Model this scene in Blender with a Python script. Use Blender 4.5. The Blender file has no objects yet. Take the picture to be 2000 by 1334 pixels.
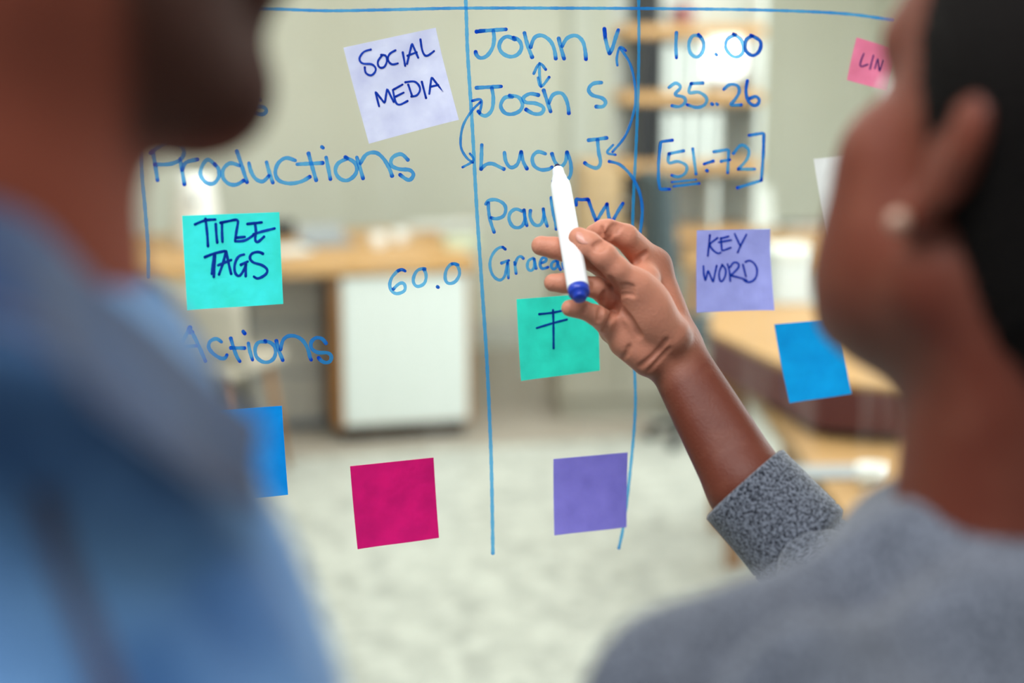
import bpy, bmesh, math, random
import numpy as np
from mathutils import Vector, Matrix
random.seed(7); np.random.seed(7)
scene = bpy.context.scene
COL = scene.collection
R = math.radians

# ------------------------------------------------------------------ camera
CAM_H = 1.55; PITCH = R(11.6); FPX = 2778.0
cd = bpy.data.cameras.new('camera'); cam = bpy.data.objects.new('camera', cd); COL.objects.link(cam)
cam.location = (0, 0, CAM_H); cam.rotation_euler = (R(90) - PITCH, 0, 0)
cd.lens = 50; cd.sensor_width = 36; cd.clip_start = 0.02
cd.dof.use_dof = True; cd.dof.focus_distance = 1.165; cd.dof.aperture_fstop = 2.3
scene.camera = cam
RT = Vector((1, 0, 0)); FW = Vector((0, math.cos(PITCH), -math.sin(PITCH))); UP = Vector((0, math.sin(PITCH), math.cos(PITCH)))
ORI = Vector((0, 0, CAM_H))

# ------------------------------------------------------------------ world, lights, exposure
w = bpy.data.worlds.new('world'); scene.world = w; w.use_nodes = True
w.node_tree.nodes['Background'].inputs[0].default_value = (0.80, 0.90, 1.0, 1)
w.node_tree.nodes['Background'].inputs[1].default_value = 0.7
scene.view_settings.view_transform = 'Standard'; scene.view_settings.look = 'None'
scene.view_settings.gamma = 1.0; scene.view_settings.use_curve_mapping = False
scene.view_settings.exposure = 0.0
scene.cycles.use_denoising = True
scene.cycles.max_bounces = 8; scene.cycles.transparent_max_bounces = 24
scene.cycles.caustics_reflective = False; scene.cycles.caustics_refractive = False
scene.cycles.sample_clamp_indirect = 4

def area(name, loc, target, sx, sy, power, color):
    l = bpy.data.lights.new(name, 'AREA'); l.shape = 'RECTANGLE'; l.size = sx; l.size_y = sy; l.energy = power; l.color = color
    o = bpy.data.objects.new(name, l); COL.objects.link(o); o.location = loc
    d = Vector(target) - Vector(loc); o.rotation_euler = d.to_track_quat('-Z', 'Y').to_euler(); return o
area('room_light', (0.5, 4.4, 2.72), (0.5, 4.4, 0), 4.4, 3.6, 158, (1.0, 0.985, 0.93))
area('window_light', (3.02, 3.77, 1.62), (2.05, 3.55, 1.45), 2.0, 1.5, 105, (0.93, 0.98, 1.0))
area('near_light', (-0.3, 0.45, 2.72), (0.0, 0.9, 1.2), 1.6, 1.0, 54, (0.97, 0.99, 1.0))

# ------------------------------------------------------------------ projection helpers
def ray(px, py):
    return (FW + RT * ((px - 1000) / FPX) - UP * ((py - 667) / FPX))
def P(px, py, z):
    return ORI + ray(px, py) * z
GA = R(22); GD = Vector((math.cos(GA), math.sin(GA), 0)); GN = Vector((math.sin(GA), -math.cos(GA), 0)); GO = ORI + FW * 1.22
def G(px, py, lift=0.0):
    d = ray(px, py); t = (GO - ORI).dot(GN) / d.dot(GN)
    return ORI + d * t + GN * lift
def F(px, py, h):
    d = ray(px, py); return ORI + d * ((h - CAM_H) / d.z)

# ------------------------------------------------------------------ object helpers
def tag(o, label=None, cat=None, group=None, kind=None):
    if label: o['label'] = label
    if cat: o['category'] = cat
    if group: o['group'] = group
    if kind: o['kind'] = kind
    return o
def mesh_obj(name, verts, faces, m=None, parent=None, smooth=False):
    me = bpy.data.meshes.new(name); me.from_pydata([tuple(v) for v in verts], [], faces); me.update()
    if m: me.materials.append(m)
    if smooth: me.polygons.foreach_set('use_smooth', [True] * len(me.polygons))
    o = bpy.data.objects.new(name, me); COL.objects.link(o)
    if parent: o.parent = parent
    return o
def empty(name, loc=(0, 0, 0), rz=0):
    o = bpy.data.objects.new(name, None); COL.objects.link(o); o.location = loc; o.rotation_euler = (0, 0, rz)
    o.empty_display_size = 0.05; return o
def bobj(name, bm, m, parent=None, smooth=False, bevel=0):
    if bevel: bmesh.ops.bevel(bm, geom=bm.edges[:], offset=bevel, segments=2, affect='EDGES', profile=0.6)
    me = bpy.data.meshes.new(name); bm.to_mesh(me); bm.free(); me.materials.append(m)
    if smooth: me.polygons.foreach_set('use_smooth', [True] * len(me.polygons))
    o = bpy.data.objects.new(name, me); COL.objects.link(o)
    if parent: o.parent = parent
    return o
def bx(bm, c, s, rz=0, rx=0, ry=0):
    M = Matrix.Translation(c) @ Matrix.Rotation(rz, 4, 'Z') @ Matrix.Rotation(rx, 4, 'X') @ Matrix.Rotation(ry, 4, 'Y') @ Matrix.Diagonal((s[0], s[1], s[2], 1))
    bmesh.ops.create_cube(bm, size=1, matrix=M); return bm
def box(name, c, s, m, parent=None, bevel=0.003, rz=0, rx=0, ry=0):
    return bobj(name, bx(bmesh.new(), c, s, rz, rx, ry), m, parent, bevel=bevel)
def lathe(name, prof, m, parent=None, loc=(0, 0, 0), n=28, rot=None):
    vs, fs = [], []
    for (r, z) in prof:
        for k in range(n):
            a = 2 * math.pi * k / n; vs.append(Vector((r * math.cos(a), r * math.sin(a), z)))
    for i in range(len(prof) - 1):
        for k in range(n):
            fs.append((i * n + k, i * n + (k + 1) % n, (i + 1) * n + (k + 1) % n, (i + 1) * n + k))
    if prof[0][0] > 1e-5: fs.append(tuple(reversed(range(n))))
    if prof[-1][0] > 1e-5: fs.append(tuple((len(prof) - 1) * n + k for k in range(n)))
    M = Matrix.Translation(loc) @ (rot.to_4x4() if rot else Matrix.Identity(4))
    return mesh_obj(name, [M @ v for v in vs], fs, m, parent, True)
def tube(name, pts, r, m, parent=None, n=10):
    pts = [Vector(p) for p in pts]; vs, fs = [], []
    for i, p in enumerate(pts):
        d = (pts[min(i + 1, len(pts) - 1)] - pts[max(i - 1, 0)]).normalized()
        a = d.cross(Vector((0, 0, 1)) if abs(d.z) < 0.9 else Vector((1, 0, 0))).normalized(); b = d.cross(a)
        rr = r[i] if isinstance(r, (list, tuple)) else r
        for k in range(n):
            t = 2 * math.pi * k / n; vs.append(p + a * math.cos(t) * rr + b * math.sin(t) * rr)
    for i in range(len(pts) - 1):
        for k in range(n): fs.append((i * n + k, i * n + (k + 1) % n, (i + 1) * n + (k + 1) % n, (i + 1) * n + k))
    fs.append(tuple(reversed(range(n)))); fs.append(tuple((len(pts) - 1) * n + k for k in range(n)))
    return mesh_obj(name, vs, fs, m, parent, True)
def crom(pts, step=None, n=10):
    out = []; q = [pts[0]] + list(pts) + [pts[-1]]
    for i in range(1, len(q) - 2):
        a, b, c, d = [np.array(v, float) for v in q[i - 1:i + 3]]
        for k in range(n):
            t = k / n
            out.append(0.5 * (2 * b + (c - a) * t + (2 * a - 5 * b + 4 * c - d) * t * t + (3 * b - a - 3 * c + d) * t ** 3))
    out.append(np.array(pts[-1], float)); return out

# ------------------------------------------------------------------ materials
def lin(c):
    return tuple((x / 255 / 12.92) if x / 255 <= 0.04045 else ((x / 255 + 0.055) / 1.055) ** 2.4 for x in c) + (1,)
def mat(name, color, rough=0.6, spec=0.4, metal=0, noise=0, nscale=20, bump=0, bscale=200, sheen=0, coat=0, sss=0, translucent=0, stretch=None):
    m = bpy.data.materials.new(name); m.use_nodes = True; nt = m.node_tree; N = nt.nodes; L = nt.links; b = N['Principled BSDF']
    b.inputs['Roughness'].default_value = rough; b.inputs['Specular IOR Level'].default_value = spec; b.inputs['Metallic'].default_value = metal
    b.inputs['Base Color'].default_value = lin(color)
    if sheen: b.inputs['Sheen Weight'].default_value = sheen
    if coat: b.inputs['Coat Weight'].default_value = coat
    if sss:
        b.inputs['Subsurface Weight'].default_value = sss; b.inputs['Subsurface Radius'].default_value = (1, .35, .2); b.inputs['Subsurface Scale'].default_value = 0.004
    tc = N.new('ShaderNodeTexCoord'); mp = N.new('ShaderNodeMapping'); L.new(tc.outputs['Object'], mp.inputs[0])
    if stretch: mp.inputs['Scale'].default_value = stretch
    if noise:
        t = N.new('ShaderNodeTexNoise'); t.inputs['Scale'].default_value = nscale; t.inputs['Detail'].default_value = 5; L.new(mp.outputs[0], t.inputs[0])
        cr = N.new('ShaderNodeValToRGB'); c = lin(color)
        cr.color_ramp.elements[0].color = tuple(x * (1 - noise) for x in c[:3]) + (1,); cr.color_ramp.elements[0].position = .3
        cr.color_ramp.elements[1].color = tuple(min(1, x * (1 + noise)) for x in c[:3]) + (1,); cr.color_ramp.elements[1].position = .7
        L.new(t.outputs[0], cr.inputs[0]); L.new(cr.outputs[0], b.inputs['Base Color'])
    if bump:
        t2 = N.new('ShaderNodeTexNoise'); t2.inputs['Scale'].default_value = bscale; t2.inputs['Detail'].default_value = 4; L.new(mp.outputs[0], t2.inputs[0])
        bp = N.new('ShaderNodeBump'); bp.inputs['Strength'].default_value = bump; bp.inputs['Distance'].default_value = .002
        L.new(t2.outputs[0], bp.inputs['Height']); L.new(bp.outputs[0], b.inputs['Normal'])
    if translucent:
        tr = N.new('ShaderNodeBsdfTranslucent'); mx = N.new('ShaderNodeMixShader'); mx.inputs[0].default_value = translucent
        if noise: L.new(cr.outputs[0], tr.inputs[0])
        else: tr.inputs[0].default_value = lin(color)
        L.new(b.outputs[0], mx.inputs[1]); L.new(tr.outputs[0], mx.inputs[2]); L.new(mx.outputs[0], N['Material Output'].inputs[0])
    return m
def paper(name, color):
    color = tuple(min(255, ((c / 255) ** 2.2 * 1.5) ** (1 / 2.2) * 255) for c in color)
    return mat(name, color, .85, .15, noise=.09, nscale=48, bump=.25, bscale=150, translucent=.4)
def ink(name, light, deep, filt, cover=0.5):
    """dry-wipe ink: a tinted film, thin in mid stroke and pooled at its ends"""
    m = bpy.data.materials.new(name); m.use_nodes = True; nt = m.node_tree; N = nt.nodes; L = nt.links; N.remove(N['Principled BSDF'])
    at = N.new('ShaderNodeAttribute'); at.attribute_name = 'ink'
    tc = N.new('ShaderNodeTexCoord'); tn = N.new('ShaderNodeTexNoise'); tn.inputs['Scale'].default_value = 60; L.new(tc.outputs['Object'], tn.inputs[0])
    ad = N.new('ShaderNodeMath'); ad.operation = 'MULTIPLY_ADD'; ad.inputs[1].default_value = .7; ad.inputs[2].default_value = -.35; L.new(tn.outputs[0], ad.inputs[0])
    su = N.new('ShaderNodeMath'); su.operation = 'ADD'; su.use_clamp = True; L.new(ad.outputs[0], su.inputs[0]); L.new(at.outputs['Fac'], su.inputs[1])
    mc = N.new('ShaderNodeMix'); mc.data_type = 'RGBA'; L.new(su.outputs[0], mc.inputs[0]); mc.inputs[6].default_value = lin(light); mc.inputs[7].default_value = lin(deep)
    df = N.new('ShaderNodeBsdfDiffuse'); tl = N.new('ShaderNodeBsdfTranslucent'); L.new(mc.outputs[2], df.inputs[0]); L.new(mc.outputs[2], tl.inputs[0])
    m1 = N.new('ShaderNodeMixShader'); m1.inputs[0].default_value = .5; L.new(df.outputs[0], m1.inputs[1]); L.new(tl.outputs[0], m1.inputs[2])
    fc = N.new('ShaderNodeMix'); fc.data_type = 'RGBA'; L.new(su.outputs[0], fc.inputs[0]); fc.inputs[6].default_value = filt + (1,); fc.inputs[7].default_value = tuple(x * x * .5 for x in filt) + (1,)
    tr = N.new('ShaderNodeBsdfTransparent'); L.new(fc.outputs[2], tr.inputs[0])
    mr = N.new('ShaderNodeMapRange'); mr.inputs[3].default_value = cover; mr.inputs[4].default_value = .95; L.new(su.outputs[0], mr.inputs[0])
    m2 = N.new('ShaderNodeMixShader'); L.new(mr.outputs[0], m2.inputs[0]); L.new(tr.outputs[0], m2.inputs[1]); L.new(m1.outputs[0], m2.inputs[2])
    L.new(m2.outputs[0], N['Material Output'].inputs[0]); return m
M = {}
M['ink'] = ink('marker_ink', (52, 164, 242), (8, 62, 196), (.30, .70, .97), .48)
M['ink_dark'] = ink('marker_ink_dark', (40, 90, 190), (18, 40, 150), (.2, .3, .8), .62)
M['ink_pen'] = ink('pen_ink', (44, 92, 208), (12, 44, 165), (.1, .2, .6), .85)
M['ink_pen_violet'] = ink('pen_ink_violet', (120, 80, 160), (90, 60, 140), (.3, .2, .5), .8)
wood = lambda n, c, r=.5: mat(n, c, r, .3, noise=.16, nscale=6, stretch=(1, 8, 8))
M['wood'] = wood('oak_wood', (192, 150, 98)); M['wood_edge'] = wood('oak_edge', (160, 112, 64)); M['wood_tan'] = wood('tan_wood', (164, 128, 82))
M['white'] = mat('white_laminate', (214, 222, 219), .5, .35); M['plastic'] = mat('white_plastic', (235, 238, 236), .35)
M['wallpaint'] = mat('wall_paint', (216, 218, 205), .9, .1, noise=.02, nscale=3, bump=.1, bscale=60)
M['black'] = mat('black_plastic', (24, 25, 28), .45); M['slate'] = mat('slate_fabric', (58, 72, 76), .8)
M['maroon'] = mat('maroon_leather', (92, 40, 38), .5); M['grey'] = mat('grey_plastic', (140, 146, 150), .5)
M['beige'] = mat('beige_plastic', (176, 168, 154), .5)
M['chrome'] = mat('brushed_steel', (190, 190, 190), .3, metal=1)

# ------------------------------------------------------------------ setting
def floor_mat():
    m = bpy.data.materials.new('pale_floor'); m.use_nodes = True; N = m.node_tree.nodes; L = m.node_tree.links; b = N['Principled BSDF']
    tc = N.new('ShaderNodeTexCoord'); a = N.new('ShaderNodeTexNoise'); a.inputs['Scale'].default_value = 14; a.inputs['Detail'].default_value = 8; a.inputs['Roughness'].default_value = .7
    L.new(tc.outputs['Object'], a.inputs[0]); cr = N.new('ShaderNodeValToRGB'); L.new(a.outputs[0], cr.inputs[0])
    e = cr.color_ramp.elements; e[0].position = .36; e[0].color = lin((150, 153, 148)); e[1].position = .6; e[1].color = lin((192, 196, 189))
    L.new(cr.outputs[0], b.inputs['Base Color']); b.inputs['Roughness'].default_value = .38; b.inputs['Specular IOR Level'].default_value = .35
    return m
RA = R(13)
def room(x, y, z=0):   # room frame, turned 13 degrees
    return Vector((x * math.cos(RA) - y * math.sin(RA), x * math.sin(RA) + y * math.cos(RA), z))
def rbox(name, c, s, m, kind=None, parent=None, bevel=0):
    o = box(name, (0, 0, 0), s, m, parent, bevel); o.location = room(*c); o.rotation_euler = (0, 0, RA)
    if kind: tag(o, kind=kind)
    return o
rbox('floor', (1.0, 2.6, -0.05), (11, 12.4, .1), floor_mat(), 'structure')
rbox('wall_back', (1.0, 7.55, 1.4), (11, .1, 2.8), M['wallpaint'], 'structure')
rbox('wall_left', (-3.6, 2.6, 1.4), (.1, 10, 2.8), M['wallpaint'], 'structure')
rbox('ceiling', (1.0, 2.6, 2.85), (11, 12.4, .1), mat('ceiling_paint', (225, 226, 220), .9, .1), 'structure')
rbox('baseboard_back', (1.0, 7.49, .05), (11, .02, .1), mat('grey_skirting', (200, 200, 194), .6), 'structure')
wr_ = M['wallpaint']
WXR, WY0, WY1 = 3.86, 2.0, 4.0     # right wall with its window opening
rbox('wall_right', (WXR, (WY1 + 7.5) / 2, 1.4), (.1, 7.5 - WY1, 2.8), wr_, 'structure')
rbox('wall_right', (WXR, (WY0 - 1.5) / 2, 1.4), (.1, WY0 + 1.5, 2.8), wr_, 'structure')
rbox('wall_right', (WXR, (WY0 + WY1) / 2, .42), (.1, WY1 - WY0, .84), wr_, 'structure')
rbox('wall_right', (WXR, (WY0 + WY1) / 2, 2.6), (.1, WY1 - WY0, .4), wr_, 'structure')
wnd = tag(empty('window_1', room(WXR, (WY0 + WY1) / 2, .84), RA), kind='structure')
for c_, s_ in (((0, 0, .03), (.12, 2, .06)), ((0, 0, 1.53), (.12, 2, .06)), ((0, -.97, .78), (.12, .06, 1.5)), ((0, .97, .78), (.12, .06, 1.5)), ((0, 0, .78), (.08, .04, 1.5))): box('window_frame', c_, s_, M['white'], wnd, .004)
# pale pilasters on the back wall
for i, (x, wd) in enumerate(((-1.62, .3), (-.35, .22), (2.1, .12))):
    rbox('trim_%d' % (i + 1), (x, 7.47, 1.4), (wd, .06, 2.8), mat('pilaster_paint_%d' % i, (214, 218, 208), .85, .1), 'structure')
shade_sheet = rbox('floor_shade', (-.8, 6.3, -.001), (5.4, 1.9, .004), mat('taupe_floor_shade', (160, 153, 142), .95, .05, noise=.06, nscale=30, bump=.4, bscale=300), bevel=0)  # added thin sheet, its taupe stands for the shaded floor around the desk
tag(shade_sheet, 'flat taupe sheet standing for the floor shade under the far desk with the white cabinet', 'floor_shade')

# ------------------------------------------------------------------ far desk with white cabinet
a = F(930, 502, .745); dr = -.02
desk = empty('desk', (a.x, a.y, 0), RA); tag(desk, 'long oak desk against the far left, standing on a white fronted cabinet', 'desk')
box('desk_top', (-1.32, .52, .715), (2.64, 1.04, .05), M['wood'], desk, .004)
for x in (-2.55, -1.95):
    for y in (.06, .96): box('leg', (x, y, .345), (.05, .05, .69), M['wood_edge'], desk, .004)
box('rail', (-1.6, .96, .63), (1.9, .03, .1), M['wood_edge'], desk)
cab = empty('cabinet', (a.x, a.y, 0), RA); tag(cab, 'white fronted pedestal cabinet with oak edges under the right end of the far desk', 'cabinet')
box('carcass', (-.29, .34, .375), (.56, .6, .63), M['wood_edge'], cab, .012)
box('door', (-.283, .03, .378), (.5, .022, .60), M['white'], cab, .006)
box('plinth', (-.29, .34, .03), (.5, .52, .058), M['black'], cab)

def on_desk(px, py, h=.741):
    q = F(px, py, h); return Vector((q.x, q.y, h))
q = on_desk(385, 478); sp = empty('speaker', q, RA); tag(sp, 'white upright speaker with a dark round cone on the far desk', 'speaker')
lathe('speaker_body', [(.098, 0), (.1, .01), (.094, .12), (.082, .24), (.07, .3), (.05, .315), (0, .318)], M['plastic'], sp)
lathe('speaker_cone', [(.0, 0), (.018, .002), (.02, .012)], M['grey'], sp, loc=(0, -.088, .19), rot=Matrix.Rotation(R(90), 3, 'X'))
def cup(px, py, h, r, label, c='plastic', group=None, handle=True, hh=.74):
    q = on_desk(px, py, hh + .001); e = empty('cup', q); tag(e, label, 'cup', group)
    lathe('cup_body', [(r * .75, 0), (r * .8, .004), (r, h), (r * .9, h), (r * .7, .008), (0, .008)], M[c], e)
    if handle: tube('handle', [(r * .8, 0, h * .8), (r * 1.4, 0, h * .75), (r * 1.45, 0, h * .4), (r * .75, 0, h * .25)], .005, M[c], e)
    return e
cup(738, 482, .055, .032, 'small white cup on the far desk, left one of the pair')
cup(780, 474, .055, .032, 'small white cup on the far desk, right one of the pair')
lap = empty('laptop', on_desk(640, 478, .742), RA + .2); tag(lap, 'open grey laptop on the far desk', 'laptop')
box('keyboard_deck', (0, 0, .008), (.2, .15, .015), M['grey'], lap); box('lid', (0, .095, .04), (.2, .007, .07), M['grey'], lap, rx=R(-35))
bk = empty('box', on_desk(905, 488, .741), RA); tag(bk, 'pale green box at the right front corner of the far desk', 'box')
mg = mat('pale_green_card', (206, 216, 190), .7)
box('box_body', (0, .05, .018), (.13, .09, .034), mg, bk); box('lid', (0, .05, .04), (.136, .096, .012), mg, bk)
for px, py, s, lb in ((860, 445, (.3, .18, .02), 'loose white papers at the back of the far desk'), (560, 492, (.12, .16, .012), 'thin white notepad near the front edge of the far desk')):
    e = empty('papers', on_desk(px, py, .741), RA + .15); tag(e, lb, 'papers')
    for k in range(4): box('sheet', (.01 * k, .012 * (k % 2), s[2] / 4 * (k + .5)), (s[0], s[1], s[2] / 4 - .0006), M['plastic'], e, 0, rz=.05 * k)
cm = empty('camera_body', on_desk(552, 462, .741), RA); tag(cm, 'small black camera lying on the far desk behind the teal note', 'camera')
box('camera_case', (0, 0, .035), (.11, .05, .07), M['black'], cm, .008); lathe('lens', [(.028, 0), (.028, .04), (.022, .042), (0, .036)], M['black'], cm, loc=(0, -.02, .035), rot=Matrix.Rotation(R(90), 3, 'X'))
# chair at the far desk
def wood_chair(loc, rz, label, seat_m, back_m, leg_m):
    e = empty('chair', loc, rz); tag(e, label, 'chair')
    vs, fs = [], []
    n = 14
    for j in range(2):
        for i in range(n + 1):
            t = -1 + 2 * i / n; yb = .2 - .10 * t * t
            for (dz, dy) in ((0, 0), (.1, .0), (.2, .015), (.28, .03)):
                vs.append((t * .24, yb + dy + j * .022, .46 + dz + .0 * j))
    m_ = 4; off = (n + 1) * m_
    for i in range(n):
        for k in range(3):
            a0 = i * m_ + k; fs.append((a0, a0 + m_, a0 + m_ + 1, a0 + 1)); fs.append((off + a0 + 1, off + a0 + m_ + 1, off + a0 + m_, off + a0))
        for k in (0, 3):
            a0 = i * m_ + k; f = (a0, off + a0, off + a0 + m_, a0 + m_); fs.append(f if k == 0 else tuple(reversed(f)))
    for i in (0, n):
        for k in range(3):
            a0 = i * m_ + k; f = (a0, a0 + 1, off + a0 + 1, off + a0); fs.append(f if i == 0 else tuple(reversed(f)))
    mesh_obj('backrest', vs, fs, back_m, e, True)
    box('seat', (0, 0, .44), (.44, .42, .045), seat_m, e, .018)
    for sx in (-1, 1):
        for sy in (-1, 1): tube('leg', [(sx * .17, sy * .15, .42), (sx * .21, sy * .2, .005)], [.016, .011], leg_m, e)
    return e
ch = F(400, 700, .45); wood_chair((ch.x, ch.y, 0), R(160), 'beige moulded chair with oak legs in front of the far desk', M['beige'], M['beige'], M['wood_edge'])
tray = empty('drawer_unit', room(0, 0)); q = F(548, 560, .62); tray.location = (q.x, q.y + .1, .0); tray.rotation_euler = (0, 0, RA)
tag(tray, 'low grey drawer unit under the far desk, left of the white cabinet', 'drawer unit')
gb = mat('grey_blue', (128, 138, 150), .6)
box('carcass', (0, .15, .33), (.3, .3, .64), gb, tray, .006)
for k in range(3): box('drawer', (0, -.006, .14 + .205 * k), (.285, .016, .19), mat('drawer_front_%d' % k, (176, 172, 164), .6), tray, .003)

# ------------------------------------------------------------------ open shelving, back right
ZS = 5.9
def XS(px): return (px - 1000) / FPX * ZS
c_ = P(1240, 400, ZS); YS = c_.y + .0
sb = empty('sideboard', (XS(1213), YS, 0), RA * .4); tag(sb, 'low taupe sideboard carrying the shelving unit and the oak cupboard', 'sideboard')
mt_ = mat('taupe_laminate', (168, 164, 150), .6); SBH = .76
box('carcass', (.0, .2, .40), (.51, .38, .64), mt_, sb, .004); box('top', (0, .2, .745), (.53, .40, .028), mt_, sb, .002); box('plinth', (0, .2, .04), (.48, .36, .078), mt_, sb)
for k in (-1, 1): box('door', (k * .125, .0, .40), (.245, .018, .6), mt_, sb, .003)
ZB = P(1350, 325, ZS).z
sh = empty('shelving_unit', (XS(1350), YS, SBH + .001), RA * .4); tag(sh, 'open shelving unit with oak boards and a dark post, behind the number column', 'shelving')
hs = [P(1350, y, ZS).z for y in (325, 190, 62)]
for h in hs + [SBH + .03]: box('shelf_board', (0, .15, h - SBH), (.58, .3, .045), M['wood'], sh, .003)
box('post', (-.19, .15, .22 + .5), (.07, .29, .93), M['black'], sh, .002)
box('post', (.28, .15, .60), (.02, .29, 1.17), M['white'], sh, .002)
for x in (-.19, .1): box('divider', (x, .15, .155), (.02, .28, .2), M['white'], sh, .002)
box('back_panel', (0, .306, .60), (.58, .01, 1.17), M['white'], sh, .001)
def on_shelf(px, h, dy=.12):
    x = XS(px); return Vector((x, YS + dy + (x - XS(1350)) * .08, h + .0245))
# binders / boxes on the shelves
def binder(px, h, s, m, label, group=None, nm='binder'):
    q = on_shelf(px, h); e = empty(nm, q, RA * .4); tag(e, label, nm, group)
    box('cover', (0, 0, s[2] / 2), s, M[m], e, .003); box('pages', (0, .004, s[2] / 2), (s[0] * .7, s[1] - .006, s[2] - .008 + .01), M['plastic'], e, 0)
for i in range(4): binder(1300 + 30 * i, hs[0], (.045, .2, .20), 'white', '%s white binder on the shelf above the bracketed numbers' % ['first', 'second', 'third', 'fourth'][i], 'white binders on the lower shelf')
for i in range(3): binder(1298 + 30 * i, hs[1], (.045, .2, .19), 'white', '%s white binder on the shelf beside the lamp' % ['first', 'second', 'third'][i], 'white binders on the upper shelf')
lm = bpy.data.materials.new('lamp_glow'); lm.use_nodes = True; bb = lm.node_tree.nodes['Principled BSDF']; bb.inputs['Emission Color'].default_value = (1, 1, .97, 1); bb.inputs['Emission Strength'].default_value = 1.6; bb.inputs['Base Color'].default_value = (.9, .9, .9, 1)
q = on_shelf(1412, hs[1], .08); lp = empty('lamp', q); tag(lp, 'lit white table lamp standing on the shelf behind the number 10.00', 'lamp')
lathe('lamp_base', [(.04, 0), (.04, .012), (.008, .016), (.008, .06)], M['chrome'], lp); lathe('lamp_shade', [(.0, .05), (.07, .055), (.085, .1), (.08, .2), (.06, .25), (.0, .26)], lm, lp)
q = on_shelf(1330, hs[2]); rb = empty('vase', q); tag(rb, 'dull red pot on the top shelf of the shelving unit', 'pot'); mr_ = mat('dull_red_glaze', (150, 96, 96), .4)
lathe('pot_body', [(.03, 0), (.05, .02), (.055, .05), (.04, .075), (.045, .085)], mr_, rb)
tube('stem', [(0, 0, .02), (.01, 0, .15), (0, .01, .25)], .006, M['slate'], rb)
q = on_shelf(1262, hs[2]); rb = empty('storage_box', q); tag(rb, 'black storage box on the top shelf, left end', 'box'); box('box_body', (0, 0, .05), (.1, .18, .1), M['black'], rb); box('lid', (0, 0, .112), (.105, .185, .022), M['black'], rb)
# oak cupboard left of the post, on the sideboard
e = empty('cupboard', (XS(1186), YS - .01, SBH + .0015), RA * .4); tag(e, 'small plain oak cupboard on the sideboard beside the dark shelving post', 'cupboard')
mw = wood('beige_wood', (186, 158, 118)); CH = P(1186, 318, ZS).z - SBH
box('carcass', (-.022, .16, CH / 2), (.17, .3, CH), mw, e, .004); box('door', (-.022, -.002, CH / 2), (.16, .018, CH - .03), mw, e, .003); lathe('knob', [(.006, 0), (.012, .01), (.011, .02), (0, .024)], M['chrome'], e, loc=(.06, -.012, CH * .5), rot=Matrix.Rotation(R(90), 3, 'X'))

# ------------------------------------------------------------------ second desk, back right
q = F(1335, 486, .745); d2 = empty('desk', (q.x, q.y, 0), 0); tag(d2, 'oak desk at the back right with a black chair at its left end', 'desk')
box('desk_top', (.75, .4, .70), (1.5, .8, .09), M['wood'], d2, .004)
for x in (.05, 1.45):
    for y in (.05, .75): box('leg', (x, y, .328), (.05, .05, .655), M['wood_edge'], d2)
box('modesty_panel', (.75, .1, .5), (1.3, .02, .3), M['white'], d2)
# office chair, dark
q = P(1352, 500, 5.6); oc = empty('office_chair', (q.x, q.y, 0), R(98)); tag(oc, 'dark slate office chair at the left end of the back right desk', 'chair')
box('seat', (0, 0, .46), (.3, .34, .07), M['slate'], oc, .02); box('backrest', (0, .14, .84), (.34, .085, .50), M['slate'], oc, .03, rx=R(-4))
lathe('gas_lift', [(.02, .06), (.02, .42)], M['chrome'], oc)
for k in range(5):
    t = k * 2 * math.pi / 5; tube('leg', [(0, 0, .09), (.15 * math.cos(t), .15 * math.sin(t), .05)], .014, M['black'], oc)
    lathe('caster', [(.0, 0), (.02, .004), (.024, .024), (.02, .045), (0, .05)], M['black'], oc, loc=(.15 * math.cos(t), .15 * math.sin(t), 0))
q = on_desk(1392, 452, .746); e = empty('bag', q); tag(e, 'black bag slumped on the back right desk', 'bag')
vs = []; bmg = bmesh.new(); bmesh.ops.create_icosphere(bmg, subdivisions=3, radius=1)
for v in bmg.verts:
    n_ = v.co.copy(); v.co = Vector((n_.x * .11 * (1 + .12 * math.sin(5 * n_.y)), n_.y * .08, max(0, n_.z * .5 + .5) * .135 * (1 - .25 * n_.x)))
bobj('bag_body', bmg, M['black'], e, True); tube('strap', [(-.07, 0, .1), (-.02, 0, .18), (.05, 0, .15), (.07, 0, .08)], .007, M['black'], e)
# white desk lamp / angled board
q = on_desk(1475, 448, .746); e = empty('easel_board', q, .2); tag(e, 'white angled board leaning on the back right desk', 'board')
box('panel', (0, 0, .10), (.16, .012, .2), M['white'], e, .002, rx=R(-25)); tube('strut', [(0, .04, .14), (0, .12, .0)], .005, M['chrome'], e)
for k, (px, c) in enumerate(((1545, 'slate'), (1580, 'maroon'), (1625, 'slate'))):
    q = on_desk(px, 446, .746); e = empty('book', q, .1 * k); tag(e, ['slate book lying on the back right desk, left of the red one', 'dark red book lying on the back right desk', 'slate book lying on the back right desk, right of the red one'][k], 'book')
    box('cover', (0, 0, .011), (.1, .14, .022), M[c], e, .002); box('pages', (.003, -.003, .011), (.098, .14, .015), M['plastic'], e, 0)

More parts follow.
